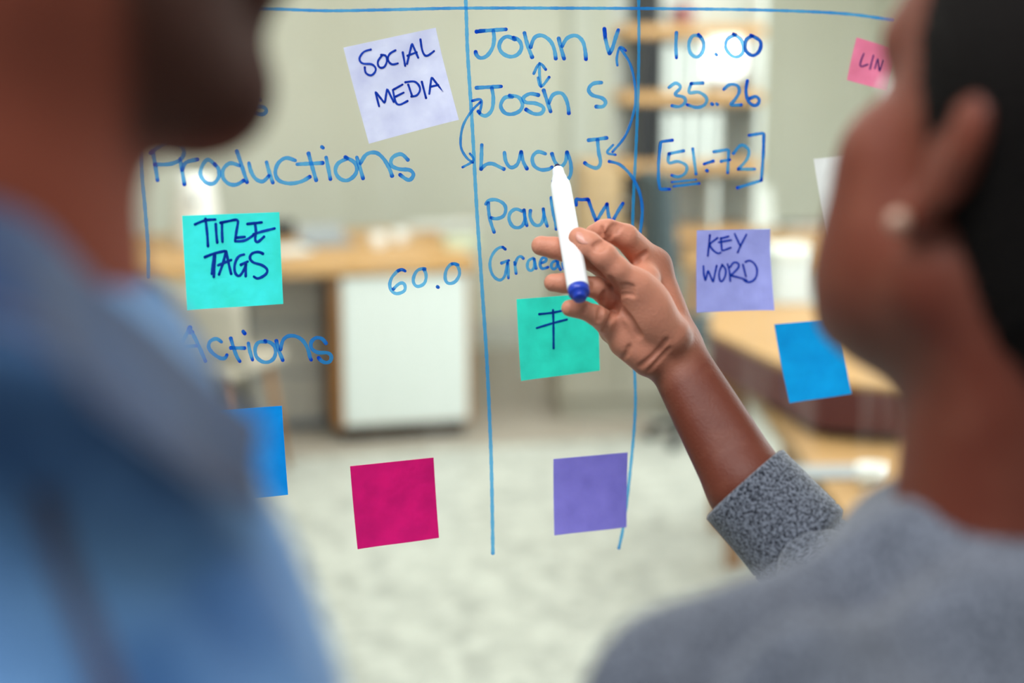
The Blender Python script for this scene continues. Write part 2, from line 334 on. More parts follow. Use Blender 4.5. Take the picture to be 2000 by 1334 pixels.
# ------------------------------------------------------------------ two tables on the right
def prism(name, pts, z0, z1, m, parent):
    n = len(pts); vs = [(p[0], p[1], z0) for p in pts] + [(p[0], p[1], z1) for p in pts]
    fs = [tuple(reversed(range(n))), tuple(range(n, 2 * n))] + [(i, (i + 1) % n, n + (i + 1) % n, n + i) for i in range(n)]
    return mesh_obj(name, vs, fs, m, parent)
tp = [F(1386, 646, .745), F(1600, 745, .745), F(1800, 760, .745), F(1980, 600, .745), F(1392, 590, .745)]
ta = empty('table', (tp[0].x, tp[0].y, 0), 0); tag(ta, 'oak table with a cut corner and dark red apron, behind the woman\'s face', 'table')
tl = [(p.x - tp[0].x, p.y - tp[0].y) for p in tp]
prism('table_top', tl, .731, .745, M['wood_tan'], ta)
inn = [(x * .985 + .015 * 0.5, y * .985) for x, y in tl]
prism('apron', tl, .625, .7305, M['maroon'], ta)
qa, qb = F(1462, 742, .60), F(1640, 1120, .60)
lt = empty('table', (qa.x, qb.y, 0), 0); tag(lt, 'plain tan oak table nearest the glass on the right, with a white cup on it', 'table')
LB = qa.y - qb.y
for x_, y_ in ((.10, qa.y - tp[0].y + .06), (.95, qa.y - tp[0].y + .06), (.10, tl[4][1] - .08), (.95, tl[4][1] - .08)): box('leg', (x_, y_, .312), (.05, .05, .624), M['wood_edge'], ta, .004)
box('table_top', (.5, LB / 2, .575), (1.0, LB, .05), M['wood_tan'], lt, .004)
for x in (.12, .9):
    for y in (.1, LB - .1): box('leg', (x, y, .274), (.06, .06, .548), M['wood_edge'], lt, .004)
q = F(1553, 592, .746); e = empty('storage_box', q, .1); tag(e, 'white cardboard box with blue-grey sides on the angled table', 'box')
mb_ = mat('pale_blue_card', (206, 218, 222), .6); box('box_body', (0, .08, .075), (.13, .18, .15), mb_, e, .003); box('lid', (0, .08, .158), (.14, .19, .03), M['white'], e, .003)
cup(1703, 948, .045, .036, 'small white cup near the edge of the tan table', hh=.601, handle=False)
q = F(1640, 925, .60); e = empty('folder', (q.x, q.y, .6005), .05); tag(e, 'flat grey folder on the tan table beside the white cup', 'folder'); box('cover', (0, 0, .003), (.21, .10, .005), M['grey'], e, .001); box('sheet', (0, .002, .0062), (.19, .09, .001), M['grey'], e, 0)
# ------------------------------------------------------------------ glass board
def glass_mat():
    m = bpy.data.materials.new('clear_glass'); m.use_nodes = True; N = m.node_tree.nodes; L = m.node_tree.links; N.remove(N['Principled BSDF'])
    tr = N.new('ShaderNodeBsdfTransparent'); tr.inputs[0].default_value = (.975, .99, .98, 1); gl = N.new('ShaderNodeBsdfGlossy'); gl.inputs['Roughness'].default_value = .02
    fr = N.new('ShaderNodeFresnel'); fr.inputs[0].default_value = 1.35; mx = N.new('ShaderNodeMixShader')
    ge = N.new('ShaderNodeNewGeometry'); iv = N.new('ShaderNodeMath'); iv.operation = 'SUBTRACT'; iv.inputs[0].default_value = 1; L.new(ge.outputs['Backfacing'], iv.inputs[1])
    mu = N.new('ShaderNodeMath'); mu.operation = 'MULTIPLY'; L.new(fr.outputs[0], mu.inputs[0]); L.new(iv.outputs[0], mu.inputs[1])
    L.new(mu.outputs[0], mx.inputs[0]); L.new(tr.outputs[0], mx.inputs[1]); L.new(gl.outputs[0], mx.inputs[2])
    # wiped-ink smears: a faint dusty film in vertical swipes
    tc = N.new('ShaderNodeTexCoord'); mp = N.new('ShaderNodeMapping'); mp.inputs['Scale'].default_value = (7, 7, 1.2); L.new(tc.outputs['Object'], mp.inputs[0])
    tn = N.new('ShaderNodeTexNoise'); tn.inputs['Scale'].default_value = 2.2; tn.inputs['Detail'].default_value = 3; L.new(mp.outputs[0], tn.inputs[0])
    mr = N.new('ShaderNodeMapRange'); mr.inputs[1].default_value = .45; mr.inputs[2].default_value = .8; mr.inputs[4].default_value = .055; L.new(tn.outputs[0], mr.inputs[0])
    df = N.new('ShaderNodeBsdfTranslucent'); df.inputs[0].default_value = (.85, .88, .88, 1)
    m2 = N.new('ShaderNodeMixShader'); L.new(mr.outputs[0], m2.inputs[0]); L.new(mx.outputs[0], m2.inputs[1]); L.new(df.outputs[0], m2.inputs[2])
    L.new(m2.outputs[0], N['Material Output'].inputs[0]); return m
board = empty('glass_board', (GO.x, GO.y, 0), GA); tag(board, 'clear glass wall board with blue handwritten columns and sticky notes', 'glass board')
bi = Matrix.LocRotScale(board.location, board.rotation_euler, None).inverted()
box('glass_pane', (.25, .005, 1.4), (2.7, .008, 2.8), glass_mat(), board, 0)
for x in (-1.12, 1.62): box('frame_post', (x, .005, 1.4), (.04, .05, 2.8), M['chrome'], board, .002)

def ribbon(verts, faces, inkv, pts, wpx, lift, order, base=0., surf=None, straight=False, ends=.8):
    """one pen stroke as a low domed film of ink, pts in photo pixels on the glass"""
    if len(pts) == 1: pts = [pts[0], (pts[0][0] + wpx * .25, pts[0][1] + wpx * .2)]
    if straight:
        q = []
        for i in range(len(pts) - 1):
            a_, b_ = np.array(pts[i], float), np.array(pts[i + 1], float); n = max(2, int(np.linalg.norm(b_ - a_) / 5))
            q += [a_ + (b_ - a_) * k / n for k in range(n)]
        q.append(np.array(pts[-1], float))
    else: q = crom(pts, n=8)
    # resample evenly
    q = np.array(q); seg = np.r_[0, np.cumsum(np.linalg.norm(np.diff(q, axis=0), axis=1))]; Ln = max(seg[-1], .5); r = wpx / 2
    n = max(6, int(Ln / 2.6)); ss = np.linspace(0, Ln, n); q = np.c_[np.interp(ss, seg, q[:, 0]), np.interp(ss, seg, q[:, 1])]
    for _ in range(1):
        q[1:-1] = (q[:-2] + 2 * q[1:-1] + q[2:]) / 4
    d = np.gradient(q, axis=0); d /= np.linalg.norm(d, axis=1)[:, None] + 1e-9
    pre = [(q[0] - d[0] * r * k, math.sqrt(max(0, 1 - k * k))) for k in (1, .92, .75, .5, .25)]
    post = [(q[-1] + d[-1] * r * k, math.sqrt(max(0, 1 - k * k))) for k in (.25, .5, .75, .92, 1)]
    rows = [(p, d[0], s_, 0.) for p, s_ in pre] + [(q[i], d[i], 1., ss[i]) for i in range(n)] + [(p, d[-1], s_, Ln) for p, s_ in post]
    b0 = len(verts); ph = random.random() * 6
    for (p, dd, s_, sl) in rows:
        nn = np.array((-dd[1], dd[0])); wob = 1 + .07 * math.sin(sl * .21 + ph) + .04 * math.sin(sl * .6 + ph)
        e = max(math.exp(-(sl / (wpx * .7)) ** 2) * .6, math.exp(-((Ln - sl) / (wpx * .55)) ** 2)) * ends
        for c in (-1, -.72, 0, .72, 1):
            pp = p + nn * c * r * s_ * wob; lf = lift + (order * .00001) + (0.00012 * (1 - abs(c) ** 2))
            if surf: lf += surf(pp[0], pp[1])
            verts.append(bi @ G(pp[0], pp[1], lf)); inkv.append(min(1, base + e + (.22 if abs(c) > .5 else 0) + .12 * math.sin(sl * .05 + ph)))
    for i in range(len(rows) - 1):
        for c in range(4):
            a_ = b0 + i * 5 + c; faces.append((a_, a_ + 1, a_ + 6, a_ + 5))
def letter(name, strokes, wpx, mtl, parent, tf, lift=.0012, base=.0, surf=None, label=None, ends=.8):
    vs, fs, iv = [], [], []
    for i, s in enumerate(strokes):
        st = False; b_ = base; w_ = wpx
        if isinstance(s, dict): b_ = s.get('b', base); st = s.get('L', False); w_ = s.get('w', wpx); s = s['p']
        ribbon(vs, fs, iv, [tf(p) for p in s], w_, lift, i + 1, b_, surf, st, ends)
    o = mesh_obj(name, vs, fs, mtl, parent, True)
    at = o.data.attributes.new('ink', 'FLOAT', 'POINT'); at.data.foreach_set('value', np.array(iv, np.float32))
    if label: o['label'] = label
    return o
def V(ox, oy, s): return lambda p: (ox + p[0] / s, oy + p[1] / s)
V4 = V(850, 0, 2.6667); V3 = V(250, 0, 2.6667); VA = V(330, 600, 5); V6 = V(700, 480, 6.6667); VG = V(900, 360, 5); VT = V(340, 400, 6.353); VK = V(1340, 430, 7.02); VL = V(1580, 40, 8.34); VP = V(1000, 400, 4.169); PX = V(0, 0, 1)
D = lambda p, b=.55, w=None, L=False: dict(p=p, b=b, L=L, **({'w': w} if w else {}))
def word(label, letters, wpx, tf, mtl='ink', base=.0):
    e = empty('handwriting'); e.parent = board; e['label'] = label
    for nm, st in letters: letter(nm, st, wpx, M[mtl], e, tf, base=base)
    return e
word('blue name in the top row of the middle column', [
    ('letter', [D([(212, 165), (250, 160)], .6), [(230, 162), (300, 157), (365, 153)], [(300, 160), (304, 200), (295, 250), (265, 292), (230, 302), (210, 282), (208, 270)]]),
    ('letter', [[(412, 205), (375, 190), (345, 205), (330, 240), (345, 275), (385, 295), (425, 285), (447, 250), (435, 212), (405, 196)]]),
    ('letter', [[(462, 172), (478, 235), (502, 298)], [(494, 245), (515, 195), (555, 185), (598, 215), (618, 260), (625, 305)]]),
    ('letter', [[(640, 200), (652, 250), (668, 305)], [(658, 240), (685, 198), (730, 185), (765, 215), (778, 265), (782, 308)]]),
    ('letter', [D([(878, 150), (882, 192)], .8), [(883, 200), (895, 250), (905, 278)], [(905, 278), (920, 250), (935, 200), (950, 157)]])], 7.6, V4)
word('blue name in the second row of the middle column', [
    ('letter', [[(212, 457), (340, 450)], [(292, 458), (300, 510), (293, 570), (265, 602), (238, 598), (222, 580)]]),
    ('letter', [[(398, 505), (360, 508), (338, 550), (360, 588), (400, 594), (440, 575), (452, 540), (430, 505), (385, 498)]]),
    ('letter', [[(535, 495), (490, 488), (455, 510), (468, 533), (520, 538), (562, 560), (550, 590), (510, 592), (470, 570)]]),
    ('letter', [[(562, 470), (578, 520), (598, 580)], [(590, 535), (612, 492), (655, 485), (680, 520), (690, 560), (693, 590)]]),
    ('letter', [[(862, 430), (820, 435), (795, 465), (815, 495), (865, 510), (885, 532), (870, 555), (835, 555)]])], 7.4, V4)
word('blue name in the third row, partly behind the marker tip', [
    ('letter', [[(240, 755), (238, 820), (236, 880)], [(236, 880), (262, 856), (295, 852), (330, 868), (355, 880)]]),
    ('letter', [[(358, 795), (365, 840), (390, 872), (425, 855), (445, 792)], [(445, 790), (455, 840), (475, 878)]]),
    ('letter', [[(570, 800), (530, 790), (503, 820), (512, 862), (548, 884), (590, 880), (605, 870)]]),
    ('letter', [[(605, 800), (622, 845), (650, 868), (676, 840), (683, 792)], [(683, 792), (703, 850), (700, 915), (665, 945), (612, 942)]]),
    ('letter', [[(795, 730), (890, 718)], [(842, 727), (848, 790), (858, 845), (840, 875), (800, 864), (776, 848)]])], 7.2, V4)
word('blue name in the fourth row, half covered by the marker', [
    ('letter', [[(240, 190), (270, 155), (340, 150), (410, 185), (435, 240), (410, 310), (340, 335), (290, 325)], [(262, 180), (268, 270), (285, 360), (320, 465)]]),
    ('letter', [[(590, 260), (530, 240), (475, 280), (468, 350), (510, 415), (580, 415), (620, 350), (612, 250)], [(612, 250), (620, 320), (640, 400)]]),
    ('letter', [[(675, 255), (672, 320), (710, 390), (770, 395), (805, 320), (800, 240)], [(800, 240), (812, 320), (838, 405)]]),
    ('letter', [[(878, 130), (890, 240), (915, 350), (928, 435)]]),
    ('letter', [D([(1120, 200), (1120, 140), (1165, 150), (1235, 145)], .5, L=True)]),
    ('letter', [D([(1240, 150), (1275, 250), (1315, 355)], .5), D([(1325, 350), (1375, 265), (1422, 190)], .4), D([(1422, 190), (1435, 290), (1450, 350)], .4), D([(1480, 350), (1530, 260), (1575, 185)], .35)])], 6.8, VG)
word('blue name in the fifth row, running behind the marker', [
    ('letter', [D([(430, 632), (405, 612)], .7), [(425, 628), (390, 610), (335, 642), (290, 715), (280, 800), (310, 890), (375, 935), (425, 890), (450, 770)], [(392, 768), (462, 742)], [(455, 760), (460, 912)]]),
    ('letter', [[(520, 760), (535, 868)], [(524, 780), (550, 715), (582, 700), (605, 722)]]),
    ('letter', [[(700, 720), (655, 745), (645, 810), (678, 845), (712, 805), (712, 728)], [(712, 728), (730, 820)]]),
    ('letter', [D([(785, 765), (830, 745), (818, 712), (785, 722), (768, 770), (785, 822), (845, 808)], .3)]),
    ('letter', [D([(925, 745), (888, 760), (876, 805), (905, 828), (936, 790), (938, 700)], .3), D([(938, 700), (945, 780), (968, 832)], .3)]),
    ('letter', [D([(1010, 740), (990, 770), (1000, 820)], .3)])], 5.8, VG)
word('blue word heading the productions row at the left', [
    ('letter', [[(128, 790), (140, 850), (153, 938)], [(118, 800), (190, 752), (262, 758), (290, 790), (275, 830), (220, 855), (140, 858)]]),
    ('letter', [[(270, 830), (280, 890), (292, 960)], [(280, 885), (300, 848), (360, 832)]]),
    ('letter', [[(455, 862), (415, 832), (385, 865), (376, 910), (405, 950), (445, 955), (472, 920), (470, 880), (450, 855)]]),
    ('letter', [[(566, 788), (590, 860), (618, 948)], [(578, 862), (530, 850), (495, 880), (492, 922), (520, 955), (560, 962), (600, 940)]]),
    ('letter', [[(628, 850), (638, 890), (662, 930), (700, 945), (732, 915)], [(720, 845), (735, 900), (752, 950)]]),
    ('letter', [[(868, 835), (820, 822), (780, 850), (765, 900), (785, 940), (840, 955), (900, 945), (945, 920)]]),
    ('letter', [[(938, 798), (955, 860), (978, 938)], [(880, 855), (1012, 848)]]),
    ('letter', [[(1030, 820), (1040, 870), (1052, 932)], [(1008, 765)]]),
    ('letter', [[(1140, 825), (1092, 850), (1078, 892), (1102, 930), (1145, 938), (1186, 900), (1182, 850), (1130, 818)]]),
    ('letter', [[(1190, 820), (1205, 870), (1222, 928)], [(1208, 850), (1240, 803), (1290, 795), (1330, 828), (1360, 880), (1373, 916)]]),
    ('letter', [[(1455, 832), (1420, 802), (1375, 820), (1368, 860), (1410, 880), (1465, 885), (1485, 910), (1460, 938), (1415, 910)]])], 7.6, V3)
word('end of a blue word emerging from behind the man, upper left', [('letter', [[(690, 520), (660, 508), (635, 525), (655, 552), (705, 558), (722, 578), (700, 597), (655, 588)]])], 7.4, V3)
word('blue word heading the actions row at the left', [
    ('letter', [D([(205, 195), (190, 235), (225, 240)], .75, 9), D([(200, 210), (150, 300), (90, 430)], .2), D([(208, 210), (260, 310), (320, 440), (355, 522)], .25), [(110, 385), (270, 372)]]),
    ('letter', [[(508, 335), (460, 305), (400, 330), (386, 390), (430, 450), (500, 495), (545, 495), (562, 465)]]),
    ('letter', [[(600, 300), (630, 400), (660, 480), (688, 525)], [(600, 395), (735, 397)]]),
    ('letter', [[(773, 350), (785, 420), (812, 510)], [(722, 235), (738, 255)]]),
    ('letter', [[(940, 335), (870, 340), (838, 400), (850, 480), (910, 530), (980, 530), (1030, 480), (1035, 400), (1000, 350), (935, 325)]]),
    ('letter', [[(1045, 325), (1070, 420), (1108, 515)], [(1085, 410), (1110, 320), (1160, 280), (1230, 280), (1300, 320), (1350, 400), (1375, 490), (1385, 510)]]),
    ('letter', [[(1530, 350), (1490, 305), (1430, 297), (1385, 340), (1390, 400), (1450, 440), (1540, 442), (1580, 470), (1575, 520), (1535, 540), (1490, 525), (1458, 492)]])], 7.2, VA, base=.15)
word('blue number 60.0 in front of the white cabinet', [
    ('numeral', [D([(600, 325), (560, 305), (515, 322)], .75), [(520, 318), (500, 330), (430, 410), (402, 500), (422, 580), (480, 620), (540, 612), (592, 585), (605, 540), (590, 492), (550, 480), (500, 510), (450, 562)]]),
    ('numeral', [[(860, 300), (830, 295), (760, 320), (715, 400), (710, 470), (740, 520), (790, 525), (850, 490), (875, 420), (870, 350), (845, 305)]]),
    ('decimal_point', [[(1022, 530)]]),
    ('numeral', [[(1290, 245), (1240, 230), (1190, 245), (1140, 310), (1122, 400), (1140, 470), (1190, 490), (1260, 460), (1310, 370), (1300, 290), (1265, 240), (1215, 232)]])], 6.4, V6, base=-.1)
word('blue number 10.00 at the top of the right column', [
    ('numeral', [[(1253, 170), (1250, 240), (1253, 300)]]), ('numeral', [[(1378, 190), (1340, 185), (1318, 225), (1325, 275), (1360, 298), (1390, 270), (1395, 220), (1368, 180)]]),
    ('decimal_point', [[(1458, 282)]]), ('numeral', [D([(1560, 182), (1518, 205), (1510, 250), (1540, 290), (1575, 295), (1600, 265), (1590, 210), (1550, 178)], .2)]),
    ('numeral', [D([(1650, 187), (1615, 208), (1612, 262), (1650, 290), (1685, 265), (1690, 215), (1640, 183)], .7)])], 6.8, V4)
word('blue number 35.26 in the right column', [
    ('numeral', [[(1215, 455), (1250, 432), (1275, 455), (1245, 492), (1290, 505), (1300, 530), (1270, 555), (1230, 550)]]),
    ('numeral', [[(1390, 432), (1330, 435)], [(1330, 435), (1318, 482), (1370, 480), (1410, 510), (1400, 545), (1360, 560), (1310, 545)]]),
    ('decimal_point', [[(1437, 540)], [(1462, 540)]]),
    ('numeral', [D([(1500, 465), (1530, 440), (1570, 445), (1580, 480), (1552, 525), (1535, 545), (1590, 545)], .2)]),
    ('numeral', [D([(1622, 420), (1615, 480), (1630, 530), (1665, 550), (1685, 525), (1668, 502), (1635, 512)], .7)])], 6.6, V4)
word('blue bracketed numbers 51-72 in the right column', [
    ('bracket', [D([(1232, 730), (1172, 738), (1160, 850), (1160, 940), (1168, 985), (1218, 985)], .4, L=True)]),
    ('numeral', [[(1290, 785), (1215, 800)], [(1215, 800), (1212, 848), (1260, 840), (1305, 862), (1300, 900), (1265, 920), (1230, 912)]]),
    ('numeral', [[(1338, 775), (1355, 905)]]), ('dash', [D([(1398, 853), (1445, 838)], .7), [(1410, 886)]]),
    ('numeral', [D([(1448, 790), (1525, 778), (1520, 898)], 0, L=True), [(1485, 840), (1530, 832)]]),
    ('numeral', [[(1550, 800), (1590, 755), (1630, 780), (1620, 830), (1575, 880)], [(1575, 880), (1660, 880)]]),
    ('bracket', [D([(1632, 705), (1708, 692), (1705, 800), (1695, 938)], .45, L=True), D([(1695, 940), (1570, 978)], .2)]),
    ('underline', [D([(1230, 948), (1355, 935)], .3, 4.6)]), ('underline', [D([(1240, 970), (1372, 955)], .3, 5)])], 6.2, V4)
def arrow(label, strokes, wpx, b=.3): letter('arrow', [D(s, b) for s in strokes], wpx, M['ink'], board, V4, label=label, lift=.0014)
arrow('short blue two-headed arrow between the first two names', [[(540, 330), (540, 390), (548, 450)], [(510, 383), (540, 330), (572, 362)], [(532, 405), (548, 452), (590, 402)]], 5.5, .05)
arrow('long blue two-headed arrow curving down the right of the names', [[(958, 250), (1010, 330), (1036, 440), (1035, 560), (990, 700), (920, 790)], [(945, 340), (942, 300), (958, 245), (988, 264)], [(922, 755), (890, 795), (935, 805)]], 5)
arrow('blue curve swinging down to the hand', [[(902, 840), (960, 858), (1020, 918), (1060, 1000), (1075, 1100), (1060, 1232)]], 6, .35)
arrow('blue two-headed arrow curving left between the second and third names', [[(232, 532), (185, 580), (140, 660), (130, 760), (160, 820), (192, 845)], [(190, 525), (238, 520), (228, 590)], [(178, 800), (197, 835), (140, 870)]], 5)
def gl(label, pts, wpx, b=-.25): letter('grid_line', [D(pts, b)], wpx, M['ink'], board, PX, label=label, lift=.0008, ends=.3)
gl('horizontal blue line ruled across the top', [(330, 20), (520, 18), (640, 21), (760, 19), (900, 16), (1100, 16), (1300, 17), (1500, 20), (1650, 27), (1745, 40)], 6, .12)
gl('long vertical blue line left of the names', [(906, -60), (909, 0), (911, 60), (913, 110), (922, 250), (930, 400), (940, 550), (950, 700), (957, 850), (960, 950), (962, 1080)], 7)
gl('long vertical blue line right of the names', [(1246, -60), (1247, 100), (1243, 250), (1236, 400), (1234, 520), (1238, 700), (1240, 800), (1230, 920), (1218, 1020), (1208, 1070)], 6)
gl('vertical blue line at the far left', [(276, 250), (278, 340), (283, 400), (289, 480), (290, 540)], 7)

# ------------------------------------------------------------------ sticky notes
def note(label, corners, color, curl, letters=(), tf=PX, wpx=4, m_ink='ink_pen', edge_curl=0., lfold=0.):
    TL, TR, BR, BL = [np.array(c, float) for c in corners]
    e = empty('sticky_note', (GO.x, GO.y, 0), GA); tag(e, label, 'sticky note')
    pm = paper('note_paper_%d_%d_%d' % color, color)
    def lf(u, v):
        return .0012 + curl * max(0, v) ** 2.2 + edge_curl * max(0, u - .6) ** 2 * max(0, v - .3) * 6 + lfold * max(0, .25 - u) ** 2 * 16 * v + .0004 * math.sin(7 * u + 3 * v) * v
    A = np.linalg.inv(np.array([TR - TL, BL - TL]).T)
    def surf(px, py):
        u, v = A @ (np.array((px, py)) - TL); return lf(u, v)
    n = 16; vs, fs = [], []
    for k in (0, 1):
        for j in range(n + 1):
            for i in range(n + 1):
                u, v = i / n, j / n; p = (1 - v) * ((1 - u) * TL + u * TR) + v * ((1 - u) * BL + u * BR)
                vs.append(bi @ G(p[0], p[1], lf(u, v) - .00022 * k))
    m_ = n + 1; o_ = m_ * m_
    for j in range(n):
        for i in range(n):
            a_ = j * m_ + i; fs.append((a_, a_ + m_, a_ + m_ + 1, a_ + 1)); fs.append((o_ + a_, o_ + a_ + 1, o_ + a_ + m_ + 1, o_ + a_ + m_))
    ring = [i for i in range(n)] + [j * m_ + n for j in range(n)] + [n * m_ + i for i in range(n, 0, -1)] + [j * m_ for j in range(n, 0, -1)]
    for i in range(len(ring)): a_, b_ = ring[i], ring[(i + 1) % len(ring)]; fs.append((a_, b_, o_ + b_, o_ + a_))
    mesh_obj('paper', vs, fs, pm, e)
    for nm, st in letters: letter(nm, st, wpx, M[m_ink], e, tf, lift=.0003, surf=surf, base=.25, ends=.5)
    return e
Lp = lambda *p: D(list(p), .25, L=True)
note('pale lilac sticky note reading SOCIAL MEDIA, tilted', [(670, 93), (850, 54), (889, 233), (717, 280)], (190, 192, 222), .004, [
    ('letter', [[(1262, 258), (1225, 270), (1202, 305), (1218, 330), (1268, 335), (1288, 362), (1265, 392), (1235, 380), (1230, 350)]]),
    ('letter', [[(1322, 286), (1298, 320), (1305, 350), (1330, 350), (1345, 320), (1340, 290), (1315, 285)]]),
    ('letter', [[(1390, 262), (1360, 280), (1350, 310), (1370, 335), (1402, 330)]]), ('letter', [[(1428, 272), (1440, 342)]]),
    ('letter', [Lp((1450, 332), (1476, 225), (1508, 300)), [(1452, 290), (1500, 272)]]), ('letter', [[(1520, 205), (1530, 265), (1550, 292), (1590, 266)]]),
    ('letter', [Lp((1302, 552), (1283, 475), (1332, 538), (1345, 460), (1378, 530))]),
    ('letter', [[(1375, 468), (1388, 530), (1408, 545), (1450, 525)], [(1380, 465), (1425, 440)], [(1390, 502), (1430, 482)]]),
    ('letter', [[(1455, 440), (1475, 502)], [(1440, 428), (1490, 425), (1516, 460), (1500, 495), (1470, 502)]]), ('letter', [[(1525, 425), (1545, 510)]]),
    ('letter', [Lp((1562, 488), (1575, 400), (1630, 475)), [(1568, 452), (1608, 442)]])], V3, 4.2, edge_curl=.006)
note('teal sticky note reading TITLE TAGS', [(355, 421), (545, 414), (551, 592), (364, 604)], (70, 218, 205), .003, [
    ('letter', [D([(255, 240), (380, 190), (505, 180)], .7), D([(385, 170), (405, 350), (415, 510)], .5)]), ('letter', [[(512, 235), (520, 370), (530, 465)]]),
    ('letter', [D([(570, 220), (740, 185)], .6), [(590, 215), (590, 340), (595, 455)]]),
    ('letter', [[(745, 185), (788, 195), (768, 330), (752, 440)], [(755, 450), (870, 440), (970, 380)], [(765, 405), (870, 395)]]),
    ('letter', [D([(905, 235), (1080, 215)], .5), [(1000, 230), (1010, 330), (1000, 430), (1030, 460), (1110, 392)], [(980, 362), (1080, 330), (1240, 290)]]),
    ('letter', [D([(375, 645), (490, 600), (620, 570)], .5), [(490, 610), (480, 700), (460, 850)], [(502, 620), (485, 888)]]),
    ('letter', [D([(638, 572), (600, 720), (550, 858)], .45), [(640, 572), (670, 720), (700, 850)], [(540, 745), (700, 680)]]),
    ('letter', [D([(860, 612), (790, 640), (745, 740), (750, 840), (800, 878), (860, 800), (885, 735)], .35), [(820, 740), (905, 700)], [(882, 735), (880, 878)]]),
    ('letter', [D([(1095, 602), (1040, 580), (960, 600), (932, 660), (980, 712), (1080, 742), (1148, 800), (1120, 862), (1030, 908), (982, 885)], .45)])], VT, 5.2)
note('pink sticky note with the letters LIN, beside the woman\'s forehead', [(1672, 73), (1752, 97), (1729, 178), (1649, 156)], (246, 132, 160), .003, [
    ('letter', [[(875, 540), (820, 670), (815, 750), (935, 715)]]), ('letter', [[(1035, 570), (970, 790)]]), ('letter', [Lp((1050, 780), (1112, 610), (1125, 835), (1200, 650))])], VL, 3.2, 'ink_pen_violet')
note('lilac sticky note reading KEY WORD', [(1360, 450), (1503, 447), (1502, 603), (1356, 609)], (160, 163, 210), .003, [
    ('letter', [D([(315, 200), (300, 350), (285, 485)], .5), [(420, 240), (360, 285), (312, 332), (360, 410), (430, 455), (460, 440)]]),
    ('letter', [Lp((465, 240), (478, 420), (600, 375)), [(460, 250), (570, 220)], [(435, 300), (605, 270)]]), ('letter', [[(655, 185), (735, 360)], [(815, 195), (740, 340), (695, 440)]]),
    ('letter', [Lp((222, 625), (225, 740), (245, 830), (285, 680), (352, 850), (385, 700), (405, 620))]), ('letter', [[(484, 608), (440, 700), (440, 800), (470, 840), (520, 760), (528, 670), (478, 606)]]),
    ('letter', [[(555, 600), (580, 700), (588, 830)], [(590, 640), (640, 575), (705, 590), (700, 650), (600, 750)], [(600, 755), (740, 790), (810, 820)]]),
    ('letter', [[(765, 605), (800, 765)], [(800, 570), (850, 548), (910, 580), (950, 660), (940, 760), (890, 825), (820, 845), (775, 820)]])], VK, 3.8, edge_curl=.008)
note('teal sticky note with a double-barred pound-like sign, below the hand', [(1008, 584), (1168, 572), (1168, 722), (1014, 742)], (60, 205, 192), .003, [
    ('symbol', [D([(215, 888), (330, 875), (450, 848)], .3), D([(195, 1000), (330, 960), (440, 932)], .3), D([(328, 855), (331, 960), (330, 1165)], .3)])], VP, 4.2)
note('plain bright blue sticky note below the woman\'s chin', [(1511, 633), (1637, 622), (1655, 766), (1534, 784)], (20, 160, 228), .006)
note('plain bright blue sticky note half hidden behind the denim collar', [(392, 803), (550, 792), (560, 963), (402, 978)], (14, 146, 216), .004)
note('plain cream sticky note half hidden behind the woman\'s cheek', [(1588, 310), (1740, 296), (1752, 455), (1602, 466)], (236, 240, 218), .008, lfold=.006)
note('plain magenta sticky note near the bottom', [(683, 910), (846, 893), (854, 1047), (695, 1069)], (196, 30, 122), .004)
note('plain violet sticky note near the bottom, right of the ruled lines', [(1080, 896), (1225, 883), (1220, 1027), (1079, 1043)], (150, 142, 216), .003)

